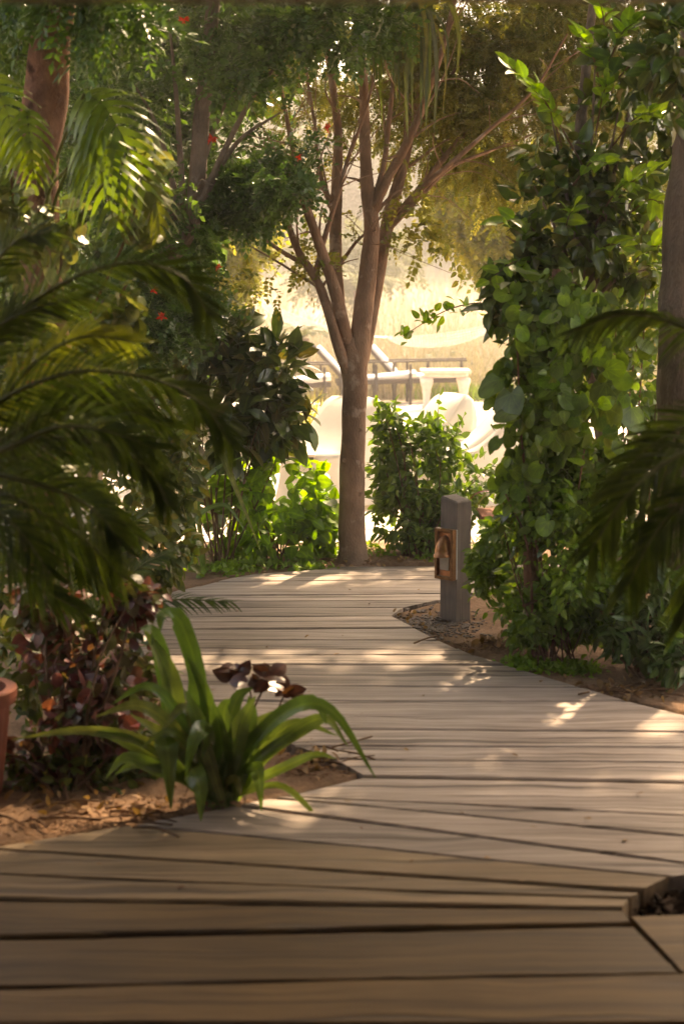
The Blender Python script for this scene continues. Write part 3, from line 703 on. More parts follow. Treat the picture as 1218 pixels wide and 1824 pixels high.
for (px, py, Y, s) in [(328, 35, 8.6, 12), (378, 247, 8.9, 12), (582, 228, 8.8, 12), (388, 476, 9.0, 9), (275, 517, 8.7, 9), (289, 564, 8.7, 11), (532, 281, 8.9, 8)]:
    o = bpy.data.objects.new('flower_cluster', flm); COL.objects.link(o); o.parent = ftree; o.location = P(px, py, Y) - fb; o.scale = (s * Y / F,) * 3; o.rotation_euler = (rs.rand() * 3, rs.rand() * 3, rs.rand() * 6)

# ------------------------------------------------------------------ reddish trunk at the upper left with its climbers
rb = G(78, 1235); RY = rb.y
rtree = thing('red_bark_tree', 'tree with thick reddish flaking bark at the upper left edge', 'tree', rb)
rt = Tubes()
w = [(*P(a, b, RY), 0.5 * d * RY / F) for a, b, d in [(78, 1240, 100), (80, 1000, 84), (88, 700, 80), (72, 420, 78), (66, 300, 76), (78, 190, 74), (92, 80, 72), (108, -40, 68), (130, -300, 60), (150, -700, 45)]]
s = smooth_pts(w, 60); rt.add(s[:, :3], s[:, 3], 20, 0.2, 4)
for e in [(60, -300, .6), (320, -260, .2), (-120, -150, .1)]:
    p = P(e[0], e[1], RY + e[2]); q = P(110, -60, RY); rt.add(smooth_pts([q, (q + p) / 2 + Vector((0, 0, .1)), p], 10), np.linspace(.05, .012, 10), 8)
put('trunk', rt.mesh('trunk'), rtree, M['bark_red'])
crown(rtree, [blob(205, 45, RY - .3, 60, 50, .25), blob(150, -20, RY - .2, 140, 50, .3), blob(20, 30, RY + .3, 60, 60, .3)], 'sprig_long', 'lf_dark', 110, 0.2, 0, 0.9)
crown(rtree, [real((-1.6, 6.6, 4.6), (1.6, 1.8, .8)) + (.6,), real((-1.0, 4.6, 5.2), (1.5, 1.5, .7)) + (.6,), real((-0.2, 6.3, 5.8), (1.6, 1.6, .7)) + (.5,)], 'sprig_big', 'lf_canopy', 520, 0.34, 0, 0.2, rest='upper_foliage')

mons = thing('split_leaf_climber', 'climber with big deeply split leaves on the reddish trunk', 'climbing plant', P(70, 700, RY - 0.2))
def split_leaf(pts, hw, nl, mat, face=(0, -1, 0.15)):
    """a pinnately split leaf: fingers along a curved midrib"""
    s = smooth_pts(pts, 40); d = np.gradient(s, axis=0); d /= np.linalg.norm(d, axis=1)[:, None]
    f = np.array(face, float); V = []; Qd = []; c = 0; Ltot = np.linalg.norm(np.diff(s, axis=0), axis=1).sum()
    for side in (-1, 1):
        for k in range(nl):
            t = (k + 0.5) / nl; i = int(t * 39); x = np.cross(d[i], f); x = x / np.linalg.norm(x) * side
            L = hw * math.sin(math.pi * (0.16 + 0.80 * t)) ** 0.6; dirv = x * 0.9 + d[i] * (0.25 + 0.7 * t)
            dirv /= np.linalg.norm(dirv); along = d[i]; wk = Ltot / nl * 0.5
            n = 7
            for j in range(n):
                u = j / (n - 1); cen = s[i] + dirv * L * u + d[i] * (0.30 * L * u * u) + f * -0.0 + np.array([0, 0, -0.30 * L * u * u]) + f * 0.10 * L * math.sin(math.pi * u)
                ww = wk * (1.0 if u < 0.12 else (0.86 * (1 - max(0, u - 0.55) / 0.45) ** 0.7)) + 0.001
                V += [cen - along * ww, cen + along * ww + f * 0.008]
                if j: Qd.append((c - 2, c - 1, c + 1, c))
                c += 2
    leaf = put('leaf', np_mesh('leaf', np.array(V), np.array(Qd), True), mons, M[mat])
    tv, tq = tube(s, np.linspace(0.006, 0.002, 40), 5)
    put('midrib', np_mesh('midrib', tv, tq, True), leaf, M['stem_green'])
MY = RY - 0.55
def pm(*q): return [P(a, b, MY + dy) for a, b, dy in q]
split_leaf(pm((150, 168, .1), (185, 190, 0), (222, 250, -.05), (262, 345, -.02)), 0.205, 11, 'lf_monstera', (0.25, -1, 0.3))
split_leaf(pm((158, 240, 0), (172, 270, -.05), (186, 320, -.08), (206, 408, -.05)), 0.185, 10, 'lf_monstera', (-0.2, -1, 0.35))
split_leaf(pm((48, 195, 0), (52, 230, -.04), (57, 275, -.05), (62, 322, 0)), 0.115, 8, 'lf_monstera', (0.1, -1, 0.2))
split_leaf(pm((-30, 130, .05), (0, 170, 0), (22, 230, -.02), (30, 290, 0)), 0.15, 9, 'lf_monstera', (0.3, -1, 0.3))
split_leaf(pm((230, 280, .2), (262, 320, .15), (280, 370, .12), (285, 420, .15)), 0.10, 8, 'lf_under', (0.4, -1, 0.2))
split_leaf(pm((-10, 360, .1), (20, 400, .1), (30, 450, .08), (28, 500, .1)), 0.12, 8, 'lf_pothos', (0.2, -1, 0.4))
mt = Tubes()
for a, b in [((72, 420), (150, 168)), ((72, 460), (158, 240)), ((70, 330), (48, 195)), ((70, 420), (120, 300)), ((90, 500), (230, 280)), ((60, 420), (-10, 360))]:
    p = P(*a, RY - .13); q = P(*b, MY + .05); mt.add(smooth_pts([p, (p + q) / 2 + Vector((0, -.05, .05)), q], 10), np.linspace(.008, .006, 10), 6)
mt.add(smooth_pts([P(100, 1100, RY - .12), P(110, 800, RY - .16), P(60, 600, RY - .16), P(96, 450, RY - .15), P(70, 250, RY - .15)], 30), .011, 7)
put('stem', mt.mesh('stem'), mons, M['stem_green'])
poth = thing('variegated_climber', 'cream and yellow leaved climber hanging along the left edge', 'climbing plant', P(20, 640, RY - .3))
pb = [blob(*b) for b in [(20, 420, RY - .4, 38, 130, .12), (265, 310, RY - .3, 32, 50, .1), (240, 390, RY - .35, 40, 30, .1), (120, 400, RY - .35, 40, 60, .1), (190, 590, RY - .5, 60, 40, .1), (215, 530, RY - .5, 40, 40, .1), (60, 580, RY - .4, 70, 60, .1), (100, 630, RY - .5, 60, 50, .1)]]
pb += [blob(*b) for b in [(70, 480, RY - .25, 50, 130, .1), (90, 640, RY - .25, 60, 120, .1), (30, 300, RY - .3, 40, 90, .1), (130, 760, RY - .3, 100, 100, .15)]]
crown(poth, pb, 'heart', 'lf_pothos', 36, 0.08, 290, 0.6)
pt = Tubes()
for a, b in [((20, 640), (20, 300)), ((120, 640), (230, 500)), ((100, 660), (190, 590)), ((60, 660), (120, 380)), ((160, 560), (265, 290))]:
    p = P(*a, RY - .3); q = P(*b, RY - .35); pt.add(smooth_pts([p, (p + q) / 2 + Vector((.03, -.04, 0)), q], 10), .005, 5)
put('stem', pt.mesh('stem'), poth, M['twig'])
hf = [blob(55, 668, RY - .6, 36, 30, .08)]
bou = thing('pink_flowered_shrub', 'shrub with small magenta flowers at the left edge behind the palm', 'shrub', P(30, 760, RY - .6))
crown(bou, hf, 'ovate', 'pinkflower', 26, 0.04, 26, 0.2, name='petal')
crown(bou, [blob(50, 690, RY - .55, 60, 60, .1)], 'ovate', 'lf_under', 60, 0.06, 60, 0.2)

# ------------------------------------------------------------------ palms: fronds with many narrow leaflets
def frond(th, pts, ll, n, mat, face=(0, -0.6, 1), droop=0.5, w=0.016, t0=0.12, ang=50, lift=0.0):
    s = smooth_pts(pts, 60); d = np.gradient(s, axis=0); d /= np.linalg.norm(d, axis=1)[:, None]
    f = np.array(face, float); V = []; T = []; c = 0; rn = []
    for k in range(n):
        t = t0 + (1 - t0) * k / (n - 1); i = min(59, int(t * 59)); x = np.cross(d[i], f); x /= np.linalg.norm(x)
        up = np.cross(x, d[i])
        for side in (-1, 1):
            L = ll * (0.55 + 0.45 * math.sin(math.pi * min(1, t * 1.05))) * rs.uniform(.85, 1.1); a = math.radians(ang + rs.uniform(-7, 7) - 22 * t)
            dv = d[i] * math.cos(a) + x * side * math.sin(a) + up * (lift + rs.uniform(-.12, .12)); m = 5; r_ = rs.rand()
            wv = np.cross(dv, up + 0.35 * side * x); wv /= np.linalg.norm(wv)
            for j in range(m):
                u = j / (m - 1); q = s[i] + dv * L * u + np.array([0, 0, -droop * L * u * u]); ww = w * 0.5 * (0.5 + 2 * u if u < .25 else 1) * (1 - max(0, u - .35) / .65) ** .8 + 0.0006
                V += [q - wv * ww, q + wv * ww]; rn += [r_, r_]
                if j: T.append((c - 2, c - 1, c + 1)); T.append((c - 2, c + 1, c))
                c += 2
    o = put('frond', np_mesh('frond', np.array(V), np.array(T), True, np.array(rn)), th, M[mat])
    tv, tq = tube(s, np.linspace(0.009, 0.002, 60), 6); put('rachis', np_mesh('rachis', tv, tq, True), o, M['stem_green'])
def PY(Y, *q): return [P(a, b, Y + (r[0] if r else 0)) for a, b, *r in q]
palb = G(-75, 1420); Yp = 4.55
palm = thing('arching_palm', 'dark arching feather palm blurred close at the left edge', 'palm', Vector((palb.x, 4.55, -0.02)))
px0 = P(-75, 830, 4.55)
FR = [([(-75, 830, .2), (-30, 760, .25), (60, 700, .3), (170, 690, .3), (260, 730, .3)], .15, 50, 'lf_palm_mid', .3, .1),
      ([(-75, 830, .2), (-20, 800, .1), (80, 740, .05), (190, 720, 0), (300, 760, -.05)], .15, 54, 'lf_palm', .3, .1),
      ([(-75, 840, .2), (-30, 860, .1), (50, 900, .0), (150, 960, -.05), (220, 1030, -.1)], .15, 50, 'lf_palm_mid', .3, .1),
      ([(-75, 840, .2), (0, 830, .3), (90, 850, .4), (180, 890, .45), (240, 950, .5)], .13, 54, 'lf_palm_mid', .3, .1),
      ([(-75, 840, .2), (-40, 900, .2), (10, 980, .2), (80, 1050, .2), (150, 1090, .2)], .14, 46, 'lf_palm', .3, .1),
      ([(-75, 830, .2), (-60, 700, .1), (-20, 600, .05), (60, 550, 0), (160, 530, -.05)], .16, 50, 'lf_palm_mid', .2, .1),
      ([(-75, 830, .15), (-40, 640, .1), (70, 530, 0), (210, 470, -.1), (320, 490, -.15), (372, 560, -.2)], .19, 54, 'lf_palm', .12, .55),
      ([(-75, 830, .15), (-20, 730, .0), (120, 665, -.1), (260, 672, -.2), (360, 720, -.25), (410, 790, -.3)], .16, 54, 'lf_palm', .3, .1),
      ([(-75, 830, .15), (30, 790, 0), (130, 780, -.15), (210, 800, -.25), (270, 845, -.3), (300, 900, -.3)], .13, 54, 'lf_palm', .35, .1),
      ([(-75, 830, .15), (20, 850, -.1), (120, 880, -.2), (180, 920, -.3), (215, 970, -.35)], .13, 48, 'lf_palm', .3, .1),
      ([(-75, 830, .15), (-40, 880, -.1), (30, 940, -.25), (90, 1020, -.3)], .15, 37, 'lf_palm', .3, .1),
      ([(-75, 830, .15), (-60, 600, .2), (-30, 500, .2), (30, 430, .15), (90, 415, .1)], .17, 41, 'lf_palm', .2, .3),
      ([(-75, 830, .15), (0, 720, .1), (70, 640, .1), (150, 600, .05), (240, 610, 0)], .15, 48, 'lf_palm_light', .3, .2),
      ([(-75, 830, .15), (-10, 830, .2), (90, 800, .3), (180, 790, .35), (250, 830, .4)], .14, 48, 'lf_palm', .3, .1),
      ([(-75, 860, .3), (60, 930, .35), (130, 990, .4), (190, 1050, .4)], .13, 41, 'lf_palm', .3, .1),
      ([(-75, 830, .15), (10, 800, -.1), (110, 760, -.2), (200, 770, -.3), (280, 800, -.35)], .16, 48, 'lf_palm', .25, .2),
      ([(-75, 830, .15), (-150, 650, 0), (-260, 600, -.2)], .2, 27, 'lf_palm', .3, .1),
      ([(-75, 830, .15), (-170, 800, .2), (-300, 900, .3)], .2, 27, 'lf_palm', .3, .1)]
for pts, ll, n, mt_, dp, lf_ in FR: frond(palm, PY(4.4, *pts), ll, n, mt_, (rs.uniform(-.2, .2), -1, rs.uniform(.05, .4)), dp * .75, 0.0085, lift=rs.uniform(-.1, .15), ang=46)
ptb = Tubes(); ptb.add(smooth_pts([palm.location, (palb.x - .02, 4.55, .3), px0], 14), np.linspace(.06, .035, 14), 10, .15)
put('trunk', ptb.mesh('trunk'), palm, M['bark_grey'])
fern = thing('low_feather_palm', 'small feathery palm with fine fronds reaching over the boards at left', 'palm', G(150, 1260) + Vector((0, 0, -.01)))
fy = fern.location.y
for pts in [[(160, 1180, 0), (215, 1110, -.05), (300, 1070, -.1), (410, 1072, -.15)], [(150, 1180, 0), (180, 1080, 0), (250, 1010, 0), (300, 985, 0)], [(150, 1180, 0), (100, 1090, -.1), (30, 1060, -.15)], [(155, 1180, 0), (170, 1060, .1), (210, 960, .15), (280, 900, .2)], [(150, 1240, 0), (130, 1060, .1), (120, 950, .15), (60, 880, .2)]]:
    frond(fern, PY(fy, *pts), .12, 40, 'lf_palm', (0, -.6, .8), .25, .008)
frt = Tubes(); frt.add(smooth_pts([fern.location, P(150, 1235, fy), P(155, 1175, fy)], 8), .012, 6); put('stem', frt.mesh('stem'), fern, M['stem_green'])

rpb = G(1350, 1420); rpalm = thing('drooping_palm', 'dark feather palm blurred close at the right edge', 'palm', Vector((rpb.x, 4.3, -.02)))
for pts, ll, n, mt_, dp in [([(1360, 800, .2), (1280, 790, .1), (1190, 820, 0), (1110, 890, -.1), (1050, 985, -.1)], .19, 55, 'lf_palm', .3),
        ([(1360, 800, .2), (1290, 840, 0), (1220, 890, -.1), (1160, 960, -.15), (1115, 1050, -.15)], .16, 51, 'lf_palm', .35),
        ([(1360, 800, .2), (1310, 740, .2), (1220, 760, .2), (1140, 810, .2), (1090, 880, .2)], .17, 51, 'lf_palm', .25),
        ([(1360, 800, .2), (1310, 640, .3), (1210, 580, .3), (1110, 560, .3), (1020, 590, .3)], .12, 51, 'lf_palm', .6),
        ([(1360, 800, .2), (1320, 880, .1), (1270, 940, .1), (1235, 1040, .1), (1215, 1110, .1)], .15, 46, 'lf_palm', .3),
        ([(1360, 800, .2), (1335, 900, 0), (1290, 1000, -.05), (1275, 1100, -.1)], .17, 19, 'lf_lime', .05),
        ([(1360, 800, .2), (1450, 700, .2), (1560, 720, .2)], .2, 27, 'lf_palm', .3)]:
    frond(rpalm, PY(4.3, *pts), ll, n, mt_, (rs.uniform(-.2, .2), -1, rs.uniform(.05, .4)), dp, .009, ang=46)
rpt = Tubes(); rpt.add(smooth_pts([rpalm.location, (rpb.x + .01, 4.35, .4), P(1360, 800, 4.5)], 14), np.linspace(.06, .035, 14), 10, .15); put('trunk', rpt.mesh('trunk'), rpalm, M['bark_grey'])

# ------------------------------------------------------------------ shrubs round the tree
def shrub(name, label, bpx, blobs, kind, mat, per, L, single, stems=14, droop=.2, Y=None, cat='shrub', srad=.007, smat='twig', group=None, up=.5):
    b = G(*bpx); b.z = gz(b.x, b.y)
    th = thing(name, label, cat, b, group)
    bl = [blob(*q[:6]) + ((q[6],) if len(q) > 6 else ()) for q in blobs]
    tbs = Tubes()
    for k in range(stems):
        c, r = bl[k % len(bl)][:2]; e = c + rnd_dirs(1)[0] * r * .75; s0 = np.array(b) + np.array([rs.normal() * .05, rs.normal() * .05, -.02])
        tbs.add(smooth_pts([s0, s0 * .45 + e * .55 + rs.normal(size=3) * .05 + np.array([0, 0, .06]), e], 12), np.linspace(srad, srad * .35, 12), 6)
    put('stem', tbs.mesh('stem'), th, M[smat])
    crown(th, bl, kind, mat, per, L, single, droop, up=up); return th
shrub('broad_leaf_shrub', 'dark shrub with large leathery leaves and bare stems left of the tree', (395, 1002),
      [(430, 690, 9.9, 110, 90, .3), (370, 640, 9.9, 80, 60, .25), (480, 660, 9.8, 60, 60, .2), (500, 740, 9.8, 50, 60, .2), (350, 740, 9.9, 90, 70, .25), (420, 780, 9.9, 90, 40, .25), (410, 600, 9.9, 40, 35, .15), (350, 880, 10.4, 80, 80, .2, .55), (290, 800, 10.3, 60, 100, .2, .6), (410, 890, 10.5, 60, 70, .2, .6)],
      'obov', 'lf_rubber', 120, .185, 298, 16, .1)
shrub('lime_leaf_shrub', 'bright lime green bush with translucent leaves at the foot of the tree', (490, 1000),
      [(480, 870, 9.95, 95, 80, .3, 1.3), (540, 890, 10.0, 60, 80, .25), (440, 850, 10.1, 60, 60, .2), (500, 950, 9.9, 90, 40, .25), (575, 930, 10.1, 30, 60, .15), (420, 930, 10.2, 60, 50, .2)], 'wide', 'lf_lime', 130, .10, 298, 14, .35)
shrub('rounded_bush', 'rounded leafy bush behind the lamp post with upright shoots', (752, 986),
      [(750, 850, 10.35, 100, 100, .32, 1.9), (755, 800, 10.35, 75, 70, .25, 1.1), (740, 900, 10.3, 85, 75, .28, 1.3), (800, 880, 10.4, 70, 80, .3, 1.2), (720, 920, 10.3, 60, 60, .25), (760, 940, 10.3, 80, 45, .3), (700, 800, 10.35, 40, 60, .18, .5), (690, 745, 10.3, 30, 35, .12, .25), (850, 850, 10.5, 35, 50, .15, .4)], 'ovate', 'lf_bush', 420, .07, 298, 26, .3)
bo = [o for o in bpy.data.objects if o.name == 'rounded_bush'][0]
for (a, b) in [((775, 800), (782, 705)), ((800, 800), (826, 740)), ((690, 780), (665, 715)), ((720, 790), (715, 745))]:
    p0, p1 = np.array(P(*a, 10.3)), np.array(P(*b, 10.25)); n = 13; t = np.linspace(0, 1, n)[:, None]; pp = p0 * (1 - t) + p1 * t
    tv, tq = tube(pp, np.linspace(.004, .0015, n), 5); put('shoot', np_mesh('shoot', tv, tq, True), bo, M['stem_green'])
    dd = rnd_dirs(n, .5); leaves(bo, 'ovate', 'lf_lime', frames(dd, rnd_dirs(n, .5), rs.uniform(.05, .08, n)), pp, 0, rest='shoot_foliage')
shrub('undergrowth_bush', 'dark mixed undergrowth behind the arching palm', (150, 1110), [(140, 900, 7.4, 190, 170, .4, 1.4), (60, 1050, 7.0, 120, 90, .3), (260, 980, 7.6, 100, 80, .3), (300, 850, 8.2, 60, 120, .3), (60, 760, 7.6, 120, 120, .3), (200, 740, 8.3, 120, 100, .3)], 'ovate', 'lf_under', 560, .075, 250, 20, .3)

# spider-lily like clump, variegated
def strap_plant(name, label, bpx, specs, mat, w, cat='plant'):
    b = G(*bpx); th = thing(name, label, cat, b); 
    for pts, wd, m_ in specs:
        bb = np.array(b) + np.array([rs.uniform(-.05, .05), rs.uniform(-.05, .05), -.01])
        strap([bb] + [P(a, c_, b.y + dy) for a, c_, dy in pts], (wd or w) * 1.15, 18, .3, 'leaf', th, m_ or mat, face=(rs.uniform(-.3, .3), -.8, .6))
    return th
strap_plant('spider_lily', 'clump of long arching strap leaves at left below the dark shrub', (352, 1012), [
    ([(350, 860, 0), (385, 800, -.05), (420, 870, -.1), (466, 985, -.12)], .035, 'lf_strap_var'), ([(330, 880, 0), (320, 800, 0), (312, 762, 0)], .03, None), ([(325, 880, 0), (322, 770, -.05), (345, 775, -.1), (358, 830, -.12)], .035, 'lf_strap_var'),
    ([(340, 900, 0), (380, 840, -.05), (440, 810, -.1)], .03, None), ([(340, 900, 0), (360, 850, .05), (395, 800, .1), (415, 800, .1)], .03, None), ([(330, 900, 0), (300, 830, 0), (270, 800, 0)], .03, None),
    ([(320, 900, 0), (280, 880, -.1), (250, 930, -.15)], .03, None), ([(345, 930, 0), (400, 900, 0), (440, 950, 0)], .028, None), ([(330, 900, 0), (335, 820, .05), (333, 800, .05)], .03, None), ([(340, 900, 0), (352, 840, .02), (356, 870, -.1), (352, 940, -.15)], .03, None)], 'lf_strap', .03)
# ------------------------------------------------------------------ agapanthus in the foreground bed
ag = [([(330, 1330, 0), (300, 1200, 0), (255, 1118, -.05)], .062, None), ([(320, 1330, 0), (298, 1220, .03), (275, 1130, -.03), (250, 1120, -.08)], .055, None),
      ([(365, 1330, 0), (352, 1200, .03), (320, 1105, 0), (290, 1098, -.05), (286, 1125, -.08)], .055, None), ([(360, 1330, 0), (370, 1250, 0), (330, 1160, 0)], .05, None),
      ([(400, 1360, 0), (400, 1270, -.02), (412, 1245, -.05)], .058, None), ([(410, 1360, 0), (430, 1290, -.02), (455, 1240, -.04)], .06, None), ([(420, 1360, 0), (445, 1280, 0), (443, 1240, 0)], .05, None),
      ([(420, 1370, 0), (470, 1300, -.03), (540, 1255, -.08), (600, 1275, -.12), (668, 1385, -.18)], .045, None), ([(420, 1370, 0), (480, 1290, 0), (545, 1250, 0), (572, 1265, -.05), (580, 1290, -.08)], .045, None),
      ([(430, 1380, 0), (500, 1320, 0), (575, 1280, 0), (620, 1330, -.1)], .04, None), ([(430, 1390, 0), (490, 1330, 0), (560, 1290, .02), (590, 1275, .05)], .04, None),
      ([(330, 1370, 0), (300, 1330, -.05), (300, 1345, -.12), (305, 1440, -.16)], .075, None), ([(350, 1390, 0), (340, 1370, -.1), (355, 1400, -.2), (358, 1462, -.22)], .065, None),
      ([(430, 1400, 0), (455, 1370, -.05), (462, 1390, -.1), (466, 1445, -.12)], .045, None), ([(330, 1380, 0), (250, 1320, -.03), (140, 1302, -.06), (22, 1318, -.1)], .036, 'lf_strap_var'),
      ([(340, 1360, 0), (290, 1310, -.02), (232, 1272, -.06)], .045, 'lf_strap_var'), ([(330, 1380, 0), (270, 1345, -.03), (200, 1310, -.05), (160, 1310, -.06)], .045, None), ([(340, 1390, 0), (280, 1370, -.05), (225, 1350, -.1), (190, 1385, -.12)], .045, None),
      ([(400, 1360, 0), (390, 1290, -.05), (380, 1250, -.08)], .055, None), ([(370, 1350, 0), (350, 1280, -.08), (330, 1230, -.1)], .05, None), ([(440, 1400, 0), (500, 1370, -.03), (560, 1345, -.05), (600, 1352, -.06)], .03, None),
      ([(380, 1380, 0), (420, 1320, .05), (480, 1280, .08), (500, 1265, .1)], .05, None), ([(440, 1410, 0), (500, 1400, -.05), (550, 1440, -.1), (555, 1455, -.1)], .02, None), ([(400, 1400, 0), (420, 1390, -.05), (430, 1420, -.08)], .03, 'lf_strap_var'),
      ([(360, 1360, 0), (345, 1260, .06), (340, 1190, .08)], .05, None), ([(390, 1360, 0), (420, 1250, .08), (450, 1225, .1)], .045, None), ([(440, 1370, 0), (520, 1290, .04), (600, 1310, 0)], .035, None), ([(330, 1380, 0), (250, 1360, -.06), (205, 1380, -.08)], .04, None),
      ([(375, 1370, 0), (365, 1300, -.1), (345, 1320, -.18), (330, 1385, -.2)], .05, None)]
for k in range(5):
    a_ = rs.uniform(-1, 0); L_ = rs.uniform(.25, .5); dy = rs.uniform(-.12, .15); bx = 392 + a_ * 40
    ag.append(([(bx + a_ * 40, 1428 - L_ * 330, dy * .5), (bx + a_ * 120, 1428 - L_ * 480, dy), (bx + a_ * 210, 1428 - L_ * rs.uniform(250, 470), dy * 1.4)], rs.uniform(.025, .05), None if k % 4 else 'lf_strap_var'))
strap_plant('agapanthus', 'strap-leaved clump leaning over the boards in the foreground bed', (392, 1428), ag, 'lf_strap', .045)

# purple-leaved shrub and its sprig
shrub('purple_leaf_shrub', 'low shrub with purple and bronze leaves beside the terracotta pot', (150, 1395),
      [(90, 1080, 5.7, 70, 50, .12), (240, 1070, 5.7, 60, 40, .1), (150, 1180, 5.7, 150, 90, .2, 1.6), (200, 1280, 5.5, 130, 80, .2, 1.3), (80, 1320, 5.4, 90, 80, .15), (130, 1240, 5.6, 120, 70, .2)], 'wide', 'lf_purple', 210, .06, 298, 20, .25)
shrub('dark_bed_filler', 'dark green leafy filler under the purple shrub', (110, 1412), [(110, 1380, 5.35, 150, 50, .15), (180, 1220, 6.0, 140, 130, .2), (60, 1180, 6.0, 100, 120, .2), (260, 1330, 5.5, 60, 70, .15)], 'ovate', 'lf_under', 420, .055, 250, 10, .4)
sp = thing('bronze_leaf_plant', 'sprigs of dark bronze red leaves rising behind the strap-leaved clump', 'plant', G(440, 1405))
st_ = Tubes(); n = 8
sd = np.array([(-.9, -.1, .2), (.8, -.2, .5), (.3, -.6, .5), (-.6, -.6, .1), (.9, 0, 0), (-.3, .2, .8), (.5, .3, .6), (-.8, .1, .5)])
for (qx, qy, qz) in [(478, 1206, 5.25), (445, 1222, 5.32), (418, 1205, 5.45), (505, 1240, 5.35)]:
    sc = np.array(P(qx, qy, qz))
    leaves(sp, 'wide', 'lf_bronze', frames(sd + rs.normal(size=(n, 3)) * .25, np.tile([0, -.5, 1.], (n, 1)) + rs.normal(size=(n, 3)) * .35, rs.uniform(.045, .085, n)), np.tile(sc, (n, 1)) + rs.normal(size=(n, 3)) * .014, n)
    st_.add(smooth_pts([sp.location, (Vector(sp.location) + Vector(sc)) / 2 + Vector((rs.normal() * .02, .02, 0)), sc], 10), np.linspace(.006, .003, 10), 6)
put('stem', st_.mesh('stem'), sp, M['twig'])

# fluted terracotta pot at the left edge
pc = G(-62, 1412); pot = thing('terracotta_pot', 'fluted terracotta flower pot cut by the left edge', 'pot', pc)
pv = MB(); nseg = 56; prof = [(.118, 0), (.122, .01), (.140, .16), (.156, .30), (.158, .325), (.182, .33), (.186, .35), (.186, .375), (.178, .38), (.150, .378), (.145, .30)]
Vv = []; Fc = []
for i, (r, z) in enumerate(prof):
    for k in range(nseg):
        a = 2 * math.pi * k / nseg; rr = r * (1 + (.028 * (1 if (k % 4) < 2 else -1) if 1 <= i <= 3 else 0)); Vv.append(pc + Vector((rr * math.cos(a), rr * math.sin(a), z - .01)))
for i in range(len(prof) - 1):
    for k in range(nseg): k2 = (k + 1) % nseg; Fc.append((i*nseg+k, i*nseg+k2, (i+1)*nseg+k2, (i+1)*nseg+k))
Fc.append(tuple(range(nseg))[::-1]); pv.add(Vv, Fc); build(pv, 'pot_body', pot, M['terracotta'], False)
build(MB().lathe(pc + Vector((0, 0, .30)), [(.146, 0), (.1, .012), (.01, .02)], 24), 'soil', pot, M['gravel'])

# ------------------------------------------------------------------ right side: vine pillar, glossy shrub, trunk, low plants
vb = G(955, 1185); VY = 7.25; vb = Vector((P(962, 1100, VY).x, VY, -.02))
vine = thing('vine_column', 'tall column of round-leaved vine covering a stump right of the lamp', 'climbing plant', vb)
vt = Tubes()
vt.add(smooth_pts([vb, P(945, 1000, VY), P(970, 850, VY), P(985, 650, VY + .05), P(990, 480, VY + .1)], 30), np.linspace(.045, .02, 30), 10, .3)
for q in [((950, 1170), (940, 980), (900, 880)), ((980, 1170), (1010, 1000), (1040, 800)), ((960, 1000), (930, 800), (920, 600)), ((940, 820), (980, 760), (1040, 700)), ((930, 1080), (1000, 1050), (1060, 1030))]:
    vt.add(smooth_pts([P(a, b, VY - .15) for a, b in q], 14), np.linspace(.008, .004, 14), 6)
put('stem', vt.mesh('stem'), vine, M['bark_red'])
def rleaves(th, blobs, per, L, mat, single, kind='round'):
    pos = []; 
    for (c, r, *q) in blobs: pos.append(ell(int(per * (q[0] if q else 1)), c, r, .7))
    p = np.vstack(pos); n = len(p)
    d = rs.normal(size=(n, 3)) * .5 + np.array([0, -.3, -.7]); nr = rs.normal(size=(n, 3)) * .55 + np.array([-.1, -.8, .55])
    leaves(th, kind, mat, frames(d, nr, L * rs.uniform(.55, 1.25, n)), p, single)
VB = [blob(*b[:6]) + ((b[6],) if len(b) > 6 else ()) for b in [(985, 640, VY - .1, 105, 100, .22, 1.3), (1010, 760, VY - .15, 115, 90, .22, 1.4), (935, 720, VY - .05, 65, 110, .18), (985, 540, VY - .05, 100, 80, .18), (1070, 620, VY, 80, 120, .18), (940, 850, VY - .05, 65, 80, .18, .9), (1030, 870, VY - .1, 80, 70, .18), (1080, 760, VY + .1, 70, 120, .15)]]
rleaves(vine, VB, 6.5, .14, 'lf_round', 55)
rleaves(vine, VB, 62, .082, 'lf_creeper', 190, 'heart')
rleaves(vine, VB, 40, .075, 'lf_round', 50, 'ovate')
rleaves(vine, [blob(1000, 590, VY - .2, 110, 100, .12), blob(960, 900, VY - .2, 70, 60, .1), blob(1050, 700, VY - .2, 80, 100, .1)], 16, .10, 'lf_fresh', 45, 'heart')
crp = thing('small_leaf_creeper', 'mass of small-leaved green creeper at the foot of the vine column', 'climbing plant', Vector((vb.x + .05, VY - .2, -.02)))
crown(crp, [blob(*b[:6]) + ((b[6],) if len(b) > 6 else ()) for b in [(1000, 1020, VY - .15, 110, 100, .25, 1.6), (960, 1080, VY + .1, 90, 62, .22, 1.3), (890, 1050, 7.75, 60, 55, .2), (1000, 900, VY - .1, 100, 70, .2, 1.2), (870, 1000, 7.8, 40, 40, .15, .6), (900, 960, 7.7, 50, 50, .15, .8), (1080, 950, VY, 70, 120, .2), (1060, 850, VY, 80, 60, .2), (1000, 1115, VY + .05, 90, 35, .16, .9), (945, 1100, VY - .1, 70, 55, .14, 1.0), (1060, 1070, VY + .1, 60, 70, .2)]],
      'ovate', 'lf_creeper', 760, .05, 298, .4, up=.3)
crown(crp, [blob(980, 960, VY, 100, 200, .25), blob(985, 650, VY + .05, 90, 180, .15)], 'ovate', 'lf_glossy', 620, .07, 0, .4, rest='inner_foliage')
ctb = Tubes()
for k in range(14):
    p = np.array(crp.location) + np.array([rs.uniform(-.1, .1), 0, 0]); q = np.array(P(rs.uniform(870, 1080), rs.uniform(880, 1100), VY)); ctb.add(smooth_pts([p, (p + q) / 2 + rs.normal(size=3) * .06, q], 10), .004, 5)
